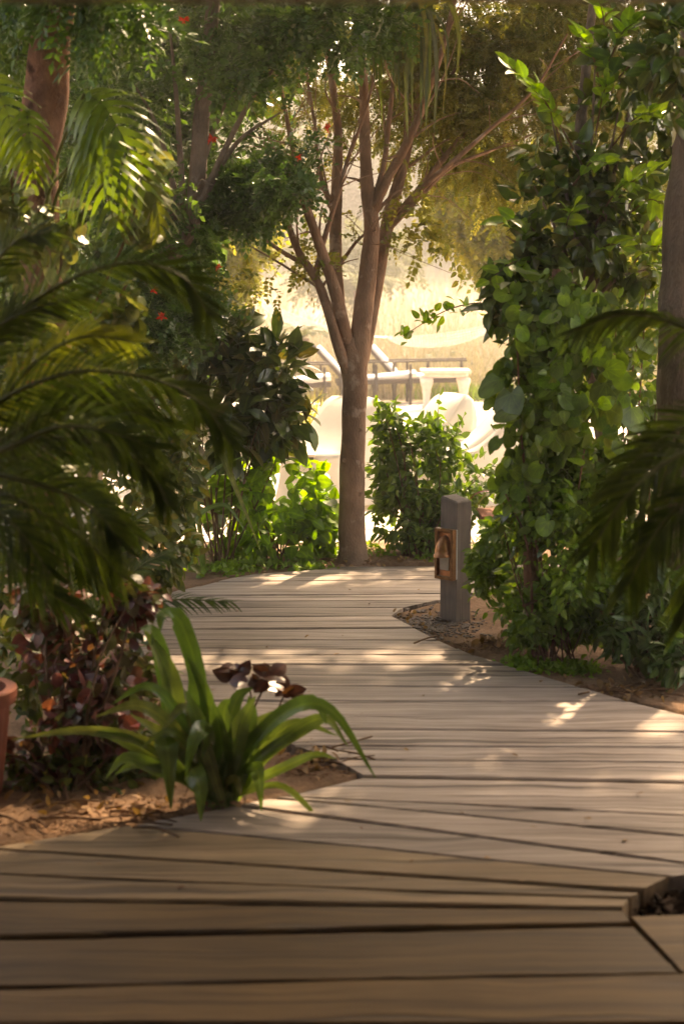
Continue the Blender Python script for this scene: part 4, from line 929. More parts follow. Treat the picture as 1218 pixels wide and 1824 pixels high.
put('stem', ctb.mesh('stem'), crp, M['twig'])
gb = Vector((P(1090, 900, 7.9).x, 7.9, -.02)); glos = thing('glossy_leaf_tree', 'small tree with dark glossy leaves above the vine column', 'tree', gb)
gt = Tubes(); gr = P(1040, 560, 7.85)
gt.add(smooth_pts([gb, P(1090, 900, 7.9), gr, P(1030, 300, 7.9), P(1050, 60, 8.0), P(1080, -200, 8.0)], 30), np.linspace(.05, .015, 30), 9, .15)
for e in [(900, 420), (950, 330), (1140, 330), (1100, 200), (980, 200), (1150, 480), (900, 520), (1060, 100), (1150, 80)]:
    p = P(*e, 7.8); gt.add(smooth_pts([gr, (gr + p) / 2 + Vector((0, 0, .06)), p], 10), np.linspace(.016, .004, 10), 6)
put('trunk', gt.mesh('trunk'), glos, M['bark_grey'])
crown(glos, [blob(*b[:6]) + ((b[6],) if len(b) > 6 else ()) for b in [(1000, 400, 7.8, 110, 110, .25, 1.5), (920, 470, 7.75, 55, 70, .18), (1080, 330, 7.9, 90, 100, .25, 1.2), (1010, 280, 7.9, 90, 70, .2), (1120, 450, 7.9, 60, 80, .2), (1080, 210, 8.0, 90, 60, .2, .8), (900, 540, 7.7, 40, 50, .15, .6), (1180, 200, 8.0, 50, 100, .2, .7), (1195, 110, 7.0, 50, 120, .12, .8), (1130, 90, 7.6, 80, 90, .2, .8)]], 'ovate', 'lf_glossy', 230, .105, 290, .25)
tw = Tubes()
def leafy_twig(th, p0, p1, n, L, mat, bow=.05):
    p0 = np.array(p0); p1 = np.array(p1); c = smooth_pts([p0, (p0 + p1) / 2 + np.array([0, -.02, bow]), p1], 16); tw.add(c, np.linspace(.005, .0015, 16), 5)
    i = np.linspace(5, 15, n).astype(int); d0 = p1 - p0; d0 /= np.linalg.norm(d0); side = np.where(np.arange(n) % 2, 1., -1.)[:, None] * np.cross(d0, [0, -.6, 1.])[None, :]
    dd = d0 * .6 + side * .8 + rs.normal(size=(n, 3)) * .25; dd[-1] = d0
    leaves(th, 'ovate', mat, frames(dd, rs.normal(size=(n, 3)) * .3 + np.array([0, -.5, .8]), rs.uniform(.7, 1.15, n) * L), c[i], n, 'young_leaf')
for (a_, b_, n) in [((1040, 300), (905, 115), 11), ((1000, 260), (950, 160), 8), ((1080, 380), (1175, 300), 9), ((1060, 400), (1130, 320), 9), ((1050, 470), (1110, 440), 8), ((1000, 440), (1020, 375), 8), ((1090, 260), (1170, 200), 9), ((1060, 240), (1080, 150), 9), ((1070, 160), (1030, 60), 9), ((1080, 120), (1130, 40), 9), ((1100, 140), (1190, 80), 9), ((1150, 120), (1205, 20), 8), ((1080, 90), (1060, -10), 8), ((960, 420), (885, 400), 8), ((960, 470), (870, 500), 8), ((1020, 330), (1080, 290), 8), ((1120, 480), (1180, 440), 8), ((1120, 380), (1190, 370), 8)]:
    leafy_twig(glos, P(*a_, 7.75), P(*b_, 7.5), n, .115, 'lf_fresh')
put('twig', tw.mesh('twig'), glos, M['twig'])
crown(glos, [real((2.6, 8.2, 4.7), (1.7, 2.0, .9)), real((3.4, 12.6, 5.2), (1.6, 1.4, .9)), real((1.6, 6.2, 5.6), (1.5, 1.5, .7))], 'sprig_big', 'lf_canopy', 520, .34, 0, .2, rest='upper_foliage')
tb2 = Vector((P(1232, 900, 7.4).x, 7.4, -.03)); rtr = thing('ridged_trunk_tree', 'thick grey trunk with ridged bark at the right edge', 'tree', tb2)
rr = Tubes(); w = [(*P(a, b, 7.4), .5 * d * 7.4 / F) for a, b, d in [(1232, 1160, 150), (1230, 1000, 128), (1226, 800, 118), (1226, 600, 112), (1232, 430, 104), (1244, 280, 98), (1262, 60, 92), (1290, -300, 80), (1310, -700, 60)]]
s = smooth_pts(w, 60); rr.add(s[:, :3], s[:, 3], 18, .18, 2); put('trunk', rr.mesh('trunk'), rtr, M['bark_grey'])
crown(rtr, [real((2.6, 6.4, 4.9), (1.6, 1.8, .9)), real((2.0, 4.6, 5.4), (1.5, 1.4, .7))], 'sprig_big', 'lf_canopy', 560, .34, 0, .2, rest='upper_foliage')
shrub('lance_leaf_shrub', 'low shrub with pointed dark leaves beside the boards at right', (1150, 1196), [(1140, 1120, 6.9, 80, 60, .18, 1.2), (1205, 1160, 6.75, 60, 50, .16), (1085, 1115, 7.0, 50, 45, .14, .7), (1230, 1090, 6.95, 70, 70, .2), (1150, 1060, 7.0, 70, 60, .2)], 'lance', 'lf_lance', 210, .1, 298, 16, .1)

shrub('backing_shrub', 'dense green shrub filling the gap between vine column and ridged trunk', (1130, 1110), [(1120, 700, 8.6, 70, 90, .3), (1130, 850, 8.5, 80, 100, .3), (1100, 980, 8.4, 90, 80, .3), (1180, 780, 8.7, 60, 160, .3), (1130, 560, 8.7, 70, 110, .3), (1140, 420, 8.8, 60, 90, .3)], 'ovate', 'lf_bush', 330, .075, 120, 14, .3)
# weeds and ground cover, uncountable
def cover(name, label, pxs, mat, L, kind='ovate', n=300):
    pos = []
    for _ in range(n):
        a, b, rx, ry = pxs[rs.randint(len(pxs))]; g = G(a + rs.normal() * rx * .5, b + rs.normal() * ry * .5)
        if in_path(g.x, g.y, 0) and to_px(g.x, g.y)[1] > 1012: continue
        pos.append((g.x, g.y, gz(g.x, g.y) + rs.uniform(0, .03)))
    pos = np.array(pos); m = len(pos); V, T, rn = spread(kind, frames(rnd_dirs(m, .35), rnd_dirs(m, 1.2), rs.uniform(.5, 1.2, m) * L), pos)
    tag(put(name, np_mesh(name, V, T, True, rn), None, M[mat]), label, kind='stuff')
cover('ground_cover', 'bright green creeping ground cover along the boardwalk', [(960, 1188, 70, 10), (1020, 1190, 50, 10), (930, 1182, 30, 6)], 'lf_fresh', .035, n=900)
cover('weeds', 'small green weeds in the earth by the boardwalk end', [(450, 1005, 70, 12), (560, 1013, 45, 5), (500, 1000, 80, 12), (400, 1015, 60, 12), (600, 985, 60, 8)], 'lf_weed', .055, n=800)
cover('weed_seedlings', 'sparse seedlings on the sand under the rounded bush', [(680, 985, 40, 5), (760, 992, 30, 4), (658, 975, 10, 6)], 'lf_weed', .05, n=90)
cover('leaf_litter', 'fallen dry leaves scattered over the earth', [(200, 1440, 260, 24), (560, 1350, 60, 30), (1100, 1225, 120, 20), (720, 1110, 60, 20), (600, 1000, 160, 10), (880, 1150, 60, 14), (120, 1400, 160, 30)], 'lf_dry', .045, n=420)
def on_boards(n):
    V = []
    for _ in range(n):
        g = G(rs.uniform(0, 1218), 1040 + 560 * rs.rand() ** 1.3)
        if in_path(g.x, g.y, -6): V.append((g.x, g.y, .006))
    return np.array(V)
pos = on_boards(70); m_ = len(pos); V, T, rn = spread('ovate', frames(rnd_dirs(m_, 0, .1), np.tile([0, 0, 1.], (m_, 1)) + rs.normal(size=(m_, 3)) * .15, rs.uniform(.012, .035, m_)), pos)
tag(put('fallen_leaves', np_mesh('fallen_leaves', V, T, True, rn), None, M['lf_dry']), 'small dry leaves fallen on the boardwalk', kind='stuff')
tg = Tubes()
for _ in range(46):
    a, b, rx, ry = [(140, 1462, 130, 16), (560, 1350, 60, 24), (1110, 1232, 100, 10), (860, 1145, 60, 10), (120, 1440, 120, 16)][rs.randint(5)]
    g = G(a + rs.normal() * rx * .6, b + rs.normal() * ry * .5); an = rs.normal() * .5; L = rs.uniform(.05, .22); z = gz(g.x, g.y) + .012 if not in_path(g.x, g.y, 0) else .012
    d = np.array([math.cos(an), math.sin(an), 0]) * L; p = np.array([g.x, g.y, z]); tg.add(smooth_pts([p, p + d * .5 + np.array([0, rs.normal() * .012, .006]), p + d], 7), rs.uniform(.002, .005), 5)
tag(put('fallen_twigs', tg.mesh('fallen_twigs'), None, M['twig']), 'thin dry twigs lying on the earth of the beds', kind='stuff')
# gravel at the lamp foot
gm = MB(); ico = [(0, 0, 1), (.89, 0, .45), (.28, .85, .45), (-.72, .53, .45), (-.72, -.53, .45), (.28, -.85, .45), (0, 0, -.6)]
icf = [(0, 1, 2), (0, 2, 3), (0, 3, 4), (0, 4, 5), (0, 5, 1), (6, 2, 1), (6, 3, 2), (6, 4, 3), (6, 5, 4), (6, 1, 5)]
for _ in range(900):
    g = G(770 + rs.normal() * 45, 1108 + rs.normal() * 11)
    if in_path(g.x, g.y, 4): continue
    r = rs.uniform(.005, .014); a = rs.rand() * 6; R = Matrix.Rotation(a, 3, 'Z')
    gm.add([R @ Vector((v[0] * r * 1.3, v[1] * r, v[2] * r * .6)) + Vector((g.x, g.y, gz(g.x, g.y) + r * .2)) for v in ico], icf)
tag(build(gm, 'gravel', None, M['gravel']), 'grey gravel spread round the foot of the lamp post', kind='stuff')

M['mulch'] = plain_mat('dark bark mulch', (0.045, 0.026, 0.016), .9, .1, 0, .5, 30)
mm = MB()
for _ in range(420):
    g = G(rs.uniform(1085, 1330), rs.uniform(1552, 1640), -.06); r = rs.uniform(.008, .026)
    R = Matrix.Rotation(rs.rand() * 6, 3, 'Z') @ Matrix.Rotation(rs.normal() * .6, 3, 'X')
    mm.box((g.x, g.y, -.075 + rs.rand() * .03), (r * 2.4, r, r * .5), R)
tag(build(mm, 'bark_mulch', None, M['mulch']), 'dark bark mulch in the notch beside the boards at lower right', kind='stuff')
cm = MB()
for _ in range(2600):
    a, b, rx, ry = [(200, 1440, 200, 26), (560, 1345, 60, 28), (1090, 1225, 120, 14), (880, 1150, 60, 12), (650, 1000, 140, 8), (120, 1470, 140, 18), (420, 1425, 120, 10)][rs.randint(7)]
    g = G(a + rs.normal() * rx * .6, b + rs.normal() * ry * .6)
    if in_path(g.x, g.y, -3) and rs.rand() > .06: continue
    z = .004 if in_path(g.x, g.y, -3) else gz(g.x, g.y); r = rs.uniform(.002, .009) * (.5 if z == .004 else 1); R = Matrix.Rotation(rs.rand() * 6, 3, 'Z')
    cm.add([R @ Vector((v[0] * r * 1.3, v[1] * r, v[2] * r * .7)) + Vector((g.x, g.y, z + r * .2)) for v in ico], icf)
M['clod'] = plain_mat('earth clods', (0.24, 0.135, 0.08), .95, .1, 0, .5, 60)
tag(build(cm, 'earth_clods', None, M['clod']), 'loose crumbs of reddish earth along the beds', kind='stuff')
# ------------------------------------------------------------------ lamp post with copper hooded light
lb = G(810, 1098); lamp = thing('lamp_post', 'short square timber post with a copper hooded path light', 'path light', lb)
ROT = Matrix.Rotation(math.radians(-45), 3, 'Z')
def lw(v): return ROT @ Vector(v) + lb
H = .635; s_ = .056
pm_ = MB(); Vv = []
for z, e in ((-.05, 0), (0.0, 0), (.2, 0), (.4, 0)):
    Vv += [(-s_, -s_, z), (s_, -s_, z), (s_, s_, z), (-s_, s_, z)]
Vv += [(-s_, -s_, H), (s_, -s_, H - .022), (s_, s_, H - .02), (-s_, s_, H + .002)]
b_ = .007; Vv += [(-s_ + b_, -s_ + b_, H + .008), (s_ - b_, -s_ + b_, H - .014), (s_ - b_, s_ - b_, H - .012), (-s_ + b_, s_ - b_, H + .01)]
Fc = [(3, 2, 1, 0)]
for i in range(5):
    for k in range(4): Fc.append((i*4+k, i*4+(k+1) % 4, i*4+4+(k+1) % 4, i*4+4+k))
Fc.append((20, 21, 22, 23)); pm_.add([lw(v) for v in Vv], Fc); 
def wood_vert(name, c1, c2):
    m, t = new_mat(name); tc = N(t, 'ShaderNodeTexCoord').outputs['Object']
    g = tex(t, tc, 1.0, 8, .65, (60, 60, 2.5)); k = tex(t, tc, 6, 4)
    c = mixc(t, g, c1, c2); c = mixc(t, 1.0, c, ramp(t, k, [(.3, (.75,) * 3), (.7, (1.2,) * 3)]), 'MULTIPLY')
    finish(t, prin(t, c, .75, .2, 0, bump(t, g, .5, .006))); return m
M['post_wood'] = wood_vert('weathered grey post', (.075, .06, .052), (.33, .27, .235))
build(pm_, 'post', lamp, M['post_wood'])
def lbox(c, d, bev=.003):
    m = MB().box((0, 0, 0), d, None, bev); m.v = [tuple(lw(Vector(v) + Vector(c))) for v in m.v]; return m
zc = .345
build(lbox((0.004, -s_ - .006, zc), (.118, .014, .262)), 'mounting_plate', lamp, M['mount'])
fr = MB()
for c, d in (((-.050, -s_ - .03, zc), (.018, .034, .268)), ((.056, -s_ - .03, zc), (.018, .034, .268)), ((.003, -s_ - .03, zc + .125), (.088, .0335, .018)), ((.003, -s_ - .03, zc - .125), (.088, .0335, .018))):
    k = lbox(c, d); fr.add(k.v, k.f)
build(fr, 'frame', lamp, M['bronze'])
build(lbox((.003, -s_ - .024, zc), (.0885, .012, .2335), .001), 'copper_panel', lamp, M['copper'])
build(lbox((.003, -s_ - .034, zc - .03), (.062, .008, .11), .002), 'lens', lamp, M['lampglass'])
hd = MB(); nn = 12; Vv = []; Fc = []
for i in range(9):                                      # quarter-dome hood, open below
    ph = math.pi / 2 * i / 8
    for k in range(nn + 1):
        th_ = math.pi * k / nn; r = math.cos(ph)
        Vv.append((.003 - .042 * math.cos(th_) * r, -s_ - .03 - .07 * math.sin(th_) * r, zc + .005 + .095 * math.sin(ph)))
for i in range(8):
    for k in range(nn): a = i * (nn + 1) + k; Fc.append((a, a + 1, a + nn + 2, a + nn + 1))
base_n = len(Vv)
for k in range(nn + 1):
    th_ = math.pi * k / nn; Vv.append((.003 - .047 * math.cos(th_), -s_ - .03 - .076 * math.sin(th_), zc + .002)); 
for k in range(nn): Fc.append((k, base_n + k, base_n + k + 1, k + 1))
for k in range(nn + 1): v = Vv[base_n + k]; Vv.append((v[0], v[1], v[2] - .012))
for k in range(nn): Fc.append((base_n + k, base_n + nn + 1 + k, base_n + nn + 2 + k, base_n + k + 1))
hd.add([lw(v) for v in Vv], Fc); build(hd, 'hood', lamp, M['copper'], True)
for dz in (-.118, .118):
    for dx in (-.05, .056):
        k = MB().lathe((0, 0, 0), [(.004, 0), (.004, .003), (.002, .004)], 8); RX = Matrix.Rotation(math.radians(90), 3, 'X')
        k.v = [tuple(lw(RX @ Vector(v) + Vector((dx, -s_ - .047, zc + dz)))) for v in k.v]; build(k, 'screw', lamp, M['bronze'])

# ------------------------------------------------------------------ planter behind the lamp
pq = G(905, 985); plt_ = thing('clay_planter', 'square brown clay planter behind the creeper with spiky plant', 'planter', pq)
k = MB(); z0, z1 = 0, .26
for (za, ra, zb, rb_) in [(0, .13, .22, .17), (.22, .19, .27, .195)]:
    Vv = [pq + Vector((sx * r, sy * r, z)) for z, r in ((za, ra), (zb, rb_)) for sx, sy in ((-1, -1), (1, -1), (1, 1), (-1, 1))]
    k.add(Vv, [(3, 2, 1, 0), (4, 5, 6, 7)] + [(i, (i + 1) % 4, (i + 1) % 4 + 4, i + 4) for i in range(4)])
build(k, 'planter_body', plt_, M['terracotta'])
for a in np.linspace(0, 2 * math.pi, 11)[:-1]:
    b0 = pq + Vector((0, 0, .27)); d = Vector((math.cos(a), math.sin(a), 0)); strap([b0, b0 + d * .08 + Vector((0, 0, .12)), b0 + d * .2 + Vector((0, 0, .13)), b0 + d * .28 + Vector((0, 0, .06))], .025, 9, .3, 'leaf', plt_, 'lf_purple' if rs.rand() < .6 else 'lf_under')

# ------------------------------------------------------------------ covered chairs on the terrace
def covered_chair(label, px, Y, rz, w=.62, top=.86):
    loc = Vector((P(px, 900, Y).x, Y, 0)); th = thing('covered_chair', label, 'chair', loc, 'chairs under white covers'); R = Matrix.Rotation(rz, 3, 'Z')
    rows = []; nr = 26; seed = px * .37
    for i in range(nr + 1):
        u = i / nr; ring = []
        if u < .5: z = .03 + u / .5 * .41; xa, xb = -.44 + .05 * u, .40 - .05 * u
        else: k_ = (u - .5) / .5; z = .44 + (top - .44) * k_ ** 1.15; xa, xb = -.415 + .56 * k_ ** .62, .375 - .04 * k_
        if u > .8: sh = 1 - math.sqrt(max(0, 1 - ((u - .8) / .2) ** 2)); xa += .07 * sh; xb -= .07 * sh
        hw = w / 2 * (1 + .10 * (1 - min(1, z / .45))) * (1 - .22 * (1 - math.sqrt(max(0, 1 - (max(0, u - .75) / .25) ** 2))))
        for k_ in range(44):
            a = 2 * math.pi * k_ / 44; ca, sa = math.cos(a), math.sin(a); e = .58
            x = math.copysign(abs(ca) ** e, ca); y = math.copysign(abs(sa) ** e, sa)
            f = (1 - min(1, z / .8)) * .085 * noise.noise(Vector((ca * 4.2, sa * 4.2, seed + z * .6))) + .012 * noise.noise(Vector((ca * 8, sa * 8, seed + z * 4)))
            cx = (xa + xb) / 2; hx = (xb - xa) / 2
            sag = .025 * math.cos(y * 1.5) * noise.noise(Vector((x * 2, y * 2, seed))) if u > .5 else 0
            ring.append((cx + x * (hx + f), y * (hw + f), max(.012, z + sag * .6)))
        rows.append(ring)
    Vv = [v for r in rows for v in r] + [((rows[-1][0][0] + rows[-1][22][0]) / 2, 0, top + .01)]; Fc = []
    for i in range(nr):
        for k_ in range(44): k2 = (k_ + 1) % 44; Fc.append((i*44+k_, i*44+k2, (i+1)*44+k2, (i+1)*44+k_))
    c_ = len(Vv) - 1
    for k_ in range(44): Fc.append((nr*44+k_, nr*44+(k_+1) % 44, c_))
    m = MB().add([R @ Vector(v) + loc for v in Vv], Fc); build(m, 'cover', th, M['cloth'], True)
    for sx in (-.36, .33):
        for sy in (-.24, .24):
            f = MB().lathe(R @ Vector((sx, sy, 0)) + loc, [(.022, -.002), (.026, .02), (.026, .06)], 10); build(f, 'leg', th, M['darkwood'])
covered_chair('white-covered chair half hidden behind the trunk of the middle tree', 596, 12.5, math.radians(48))
covered_chair('white-covered chair standing behind the rounded bush below the stone table', 762, 13.0, math.radians(24), .58, .86)
covered_chair('white-covered chair at the right beside the vine column', 870, 12.6, math.radians(12), .6, .84)
covered_chair('white-covered chair seen through the dark shrub at left', 335, 13.6, math.radians(-10), .66, .95)
tl = Vector((P(515, 900, 12.2).x, 12.2, 0)); ltab = thing('low_side_table', 'low side table with black metal legs behind the lime bush', 'table', tl)
build(MB().box(tl + Vector((0, 0, .455)), (.42, .42, .02), None, .004), 'top', ltab, M['stone'])
build(MB().box(tl + Vector((0, 0, .432)), (.39, .39, .02)), 'rim', ltab, M['metal_black'])
for sx in (-.17, .17):
    for sy in (-.17, .17): build(MB().bar(tl + Vector((sx, sy, 0)), tl + Vector((sx, sy, .422)), .022), 'leg', ltab, M['metal_black'])

# ------------------------------------------------------------------ plantation loungers with turned posts
def lounger(label, px, Y, rz):
    loc = Vector((P(px, 700, Y).x, Y, 0)); th = thing('plantation_lounger', label, 'lounger', loc, 'loungers at the far side of the terrace'); R = Matrix.Rotation(rz, 4, 'Z'); R.translation = loc
    def bl(m, name, mat, sm=False):
        m.v = [tuple(R @ Vector(v)) for v in m.v]; return build(m, name, th, M[mat], sm)
    turned = [(r_ * .78, z_) for r_, z_ in [(.034, 0), (.022, .04), (.03, .07), (.02, .10), (.026, .2), (.04, .25), (.04, .40), (.024, .42), (.036, .46), (.02, .49), (.03, .56), (.022, .6), (.034, .615)]]
    for sx in (-.42, .1, .62):
        for sy in (-.34, .34): bl(MB().lathe((sx, sy, 0), turned, 12), 'post', 'darkwood', True)
    for sy in (-.34, .34):
        bl(MB().bar((-.5, sy, .635), (.70, sy, .66), .06, .024), 'arm_rest', 'darkwood'); bl(MB().bar((-.5, sy * .92, .33), (.72, sy * .92, .36), .035, .07), 'seat_rail', 'darkwood')
    seat = MB().tube(smooth_pts([(-.38, 0, .40), (0, 0, .37), (.35, 0, .40), (.72, 0, .44)], 14), .06, 8); seat.v = [(v[0], v[1] / .06 * .30, v[2] + .02) for v in seat.v]; bl(seat, 'seat_cushion', 'cushion', True)
    back = MB().tube(smooth_pts([(-.40, 0, .42), (-.58, 0, .63), (-.78, 0, .84)], 10), .055, 8); back.v = [(v[0], v[1] / .055 * .29, v[2] + .02) for v in back.v]; bl(back, 'back_cushion', 'cushion', True)
    for sy in (-.31, .31): bl(MB().bar((-.36, sy, .34), (-.88, sy, .92), .035, .05), 'back_rail', 'darkwood')
    for k in range(4): t = k / 3; bl(MB().bar((-.80 - .07 * t, -.3, .83 + .08 * t), (-.80 - .07 * t, .3, .83 + .08 * t), .022, .012), 'back_slat', 'darkwood')
lounger('wooden lounger whose raised back shows directly left of the tree trunk', 656, 24.2, math.radians(2))
lounger('wooden lounger with white cushion between the tree trunk and stone table', 750, 24.6, math.radians(-4))
lounger('wooden lounger with white cushion half hidden by the dark shrub', 500, 23.2, math.radians(5))
lounger('wooden lounger with white cushion seen far left through the shrub', 372, 23.6, math.radians(-3))
tq_ = Vector((P(792, 700, 23.0).x, 23.0, 0)); stt = thing('stone_table', 'pale carved table with bulging legs beside the far loungers', 'table', tq_)
build(MB().box(tq_ + Vector((0, 0, .56)), (.72, .6, .05), None, .012), 'top', stt, M['stone'])
build(MB().box(tq_ + Vector((0, 0, .505)), (.60, .48, .055), None, .008), 'apron', stt, M['stone'])
for sx in (-.27, .27):
    for sy in (-.2, .2): build(MB().lathe(tq_ + Vector((sx, sy, 0)), [(.05, 0), (.055, .03), (.036, .06), (.045, .2), (.06, .32), (.085, .40), (.09, .44), (.06, .478)], 14), 'leg', stt, M['stone'], True)

# ------------------------------------------------------------------ hammocks on posts
HYp = 27.0
def hpost(px, label):
    b = P(px, 690, HYp); b.z = gz(b.x, HYp) - .02; th = thing('hammock_post', label, 'post', b, 'posts that carry the hammocks')
    m = Tubes(); m.add(smooth_pts([b, b + Vector((.02, 0, .8)), b + Vector((.01, 0, 1.75))], 10), np.linspace(.05, .04, 10), 10, .2); put('pole', m.mesh('pole'), th, M['bark_grey'])
hpost(632, 'hammock post hidden behind the trunk of the middle tree'); hpost(415, 'hammock post at left behind the sunlit yellow leaves'); hpost(945, 'hammock post at right behind the vine column')
def hammock(label, a, b, sag, w):
    a = np.array(a); b = np.array(b); th = thing('rope_hammock', label, 'hammock', Vector((a + b) / 2), 'white rope hammocks')
    n = 40; m = 14; t0, t1 = .16, .84; V = []; T = Tubes(); grid = []
    for i in range(n + 1):
        t = t0 + (t1 - t0) * i / n; c = a * (1 - t) + b * t; c[2] -= sag * 4 * t * (1 - t)
        grid.append([c + np.array([0, (k / m - .5) * w, -.22 * w * (1 - (2 * k / m - 1) ** 2) * math.sin(math.pi * i / n) ** .5]) for k in range(m + 1)])
    g = np.array(grid)
    for k in range(m + 1): T.add(g[:, k], .006, 4)
    for i in range(0, n + 1, 1): T.add(g[i], .004, 4)
    put('net', T.mesh('net'), th, M['rope'])
    for e, i in ((a, 0), (b, n)):
        r = Tubes()
        for k in range(0, m + 1, 1): r.add([e, (e + g[i, k]) / 2, g[i, k]], .005, 4)
        put('cord', r.mesh('cord'), th, M['rope'])
        build(MB().tube([g[i, 0] + np.array([0, -.04, 0]), g[i, m // 2] * 0 + (g[i, 0] + g[i, m]) / 2, g[i, m] + np.array([0, .04, 0])], .018, 8), 'spreader_bar', th, M['stone'])
hammock('white rope hammock strung at right above the stone table', P(640, 598, HYp), P(938, 560, HYp), .16, .95)
hammock('white rope hammock strung at left of the tree trunk', P(424, 520, HYp), P(624, 596, HYp), .03, .9)

# ------------------------------------------------------------------ young palms, tall grass and dry slope
def young_palm(label, px, py, Y, h, n, L, mat='lf_far'):
    b = P(px, py, Y); b.z = gz(b.x, Y); th = thing('young_palm', label, 'palm', b, 'young palms beyond the terrace'); m = Tubes(); top = b + Vector((0, 0, h))
    m.add(smooth_pts([b + Vector((0, 0, -.05)), b + Vector((.02, 0, h * .5)), top], 10), np.linspace(.11, .13, 10) if h > .3 else .05, 10, .5); put('trunk', m.mesh('trunk'), th, M['bark'])
    for k in range(n):
        a = 2 * math.pi * k / n + rs.uniform(-.2, .2); e = rs.uniform(.2, .9); d = Vector((math.cos(a), math.sin(a), 0)) * L
        frond(th, [top, top + d * .4 + Vector((0, 0, L * .5 * e)), top + d * .8 + Vector((0, 0, L * .5 * e)), top + d + Vector((0, 0, L * .3 * e))], L * .3, 16, mat, (.1, -.2, 1), .3, .02)
young_palm('short thick-trunked palm behind the left hammock', 537, 690, 26.2, .95, 12, .5)
young_palm('small young palm behind the right hammock and stone table', 790, 690, 28.5, .35, 10, .55)
young_palm('slim young palm on the dry slope behind the tree trunk', 650, 640, 34, 1.5, 12, 1.2)
def blades(name, label, pts, hgt, mat, w=.008, lean=.25):
    n = len(pts); pts = np.asarray(pts); d = np.stack([rs.normal(size=n) * lean, rs.normal(size=n) * lean, np.ones(n)], -1); L = hgt * rs.uniform(.5, 1.2, n)
    a = rs.rand(n) * math.pi; x = np.stack([np.cos(a), np.sin(a), np.zeros(n)], -1) * w
    p1 = pts + d * (L * .55)[:, None]; p2 = pts + d * L[:, None] + np.stack([rs.normal(size=n) * .12, rs.normal(size=n) * .12, -.04 * np.ones(n)], -1) * L[:, None]
    V = np.stack([pts - x, pts + x, p1 - x * .8, p1 + x * .8, p2], 1).reshape(-1, 3); k = np.arange(n)[:, None] * 5
    T = np.concatenate([k + np.array([[0, 1, 3]]), k + np.array([[0, 3, 2]]), k + np.array([[2, 3, 4]])]); rn = np.repeat(rs.rand(n), 5)
    return tag(put(name, np_mesh(name, V, T, False, rn), None, M[mat]), label, kind='stuff')
pts = []
while len(pts) < 26000:
    y = 25.2 + 40 * rs.rand() ** 1.6; x = rs.uniform(-.24, .24) * y + rs.normal() * .4
    if noise.noise(Vector((x * .6, y * .6, 1))) > -.25 + rs.normal() * .15: pts.append((x, y, gz(x, y) - .02))
blades('dry_grass', 'tall dry straw coloured grass on the slope beyond the terrace', pts, .85, 'lf_grass', .011)
pts = [(P(560, 800, 17).x + rs.normal() * .16, 17 + rs.normal() * .2, -.01) for _ in range(260)]
blades('tall_grass', 'tuft of tall yellow green grass growing left of the trunk', pts, .62, 'lf_yellow', .007)
pts = [(P(848, 700, 25).x + rs.normal() * .5, 25.2 + rs.normal() * .15, -.01) for _ in range(500)]
blades('green_grass', 'low green grass tuft right of the stone table', pts, .3, 'lf_weed', .008)

# ------------------------------------------------------------------ sunlit trees behind
def far_tree(label, px, Y, h, blobs, mat, kind, per, L, rad=.07, group='sunlit trees beyond the terrace', name='background_tree'):
    b = P(px, 600, Y); b.z = gz(b.x, Y) - .05; th = thing(name, label, 'tree', b, group); m = Tubes(); bl = [blob(*q[:6]) + ((q[6],) if len(q) > 6 else ()) for q in blobs]
    top = np.array(b) + np.array([rs.normal() * .2, 0, h]); m.add(smooth_pts([b, np.array(b) * .5 + top * .5 + np.array([.1, 0, 0]), top], 14), np.linspace(rad, rad * .5, 14), 8, .2)
    for c in bl:
        for q in range(3):
            e = c[0] + rnd_dirs(1)[0] * c[1] * .7; m.add(smooth_pts([top, (top + e) / 2 + rs.normal(size=3) * .1, e], 8), np.linspace(rad * .4, .008, 8), 5)
    put('trunk', m.mesh('trunk'), th, M['bark_grey']); crown(th, bl, kind, mat, per, L, 0, .3); return th
far_tree('yellow sunlit tree at left behind the flowering tree', 330, 17, 2.2, [(420, 450, 17, 60, 70, .5), (380, 520, 17, 60, 50, .4), (330, 420, 17, 90, 90, .6), (430, 400, 17.2, 50, 40, .4)], 'lf_yellow', 'sprig_mid', 330, .24)
far_tree('yellow green sunlit tree at right behind the glossy tree', 990, 16, 2.4, [(850, 380, 16, 90, 60, .6), (920, 330, 16, 110, 70, .6), (880, 450, 16, 60, 40, .4, .5), (830, 320, 15.8, 60, 50, .5), (1010, 420, 16, 100, 100, .6), (960, 540, 16, 70, 50, .4, .5), (1120, 560, 16.5, 80, 120, .5)], 'lf_yellow', 'sprig_mid', 330, .26)
far_tree('hazy olive tree far on the slope behind the middle tree', 640, 42, 3.0, [(660, 455, 42, 90, 45, 2.), (600, 480, 42, 60, 40, 1.5)], 'lf_far', 'sprig_long', 280, .7, .1)
for k, (px, Y, py, rx, ry) in enumerate([(250, 60, 300, 260, 190), (470, 66, 260, 220, 200), (690, 72, 250, 240, 210), (900, 64, 280, 240, 190), (1130, 60, 300, 260, 200)]):
    far_tree(['broad hazy woodland tree at the far left of the slope', 'hazy woodland tree behind the left limbs of the middle tree', 'hazy woodland tree behind the fork of the middle tree', 'hazy woodland tree behind the right limbs of the middle tree', 'broad hazy woodland tree at the far right of the slope'][k],
             px, Y, 4.5, [(px, py, Y, rx, ry * .6, 4), (px - rx * .5, py + 60, Y, rx * .6, ry * .5, 3), (px + rx * .5, py + 50, Y, rx * .6, ry * .5, 3)], 'lf_far', 'sprig_big', 1000, 1.1, .22, 'woodland at the top of the slope', 'woodland_tree')
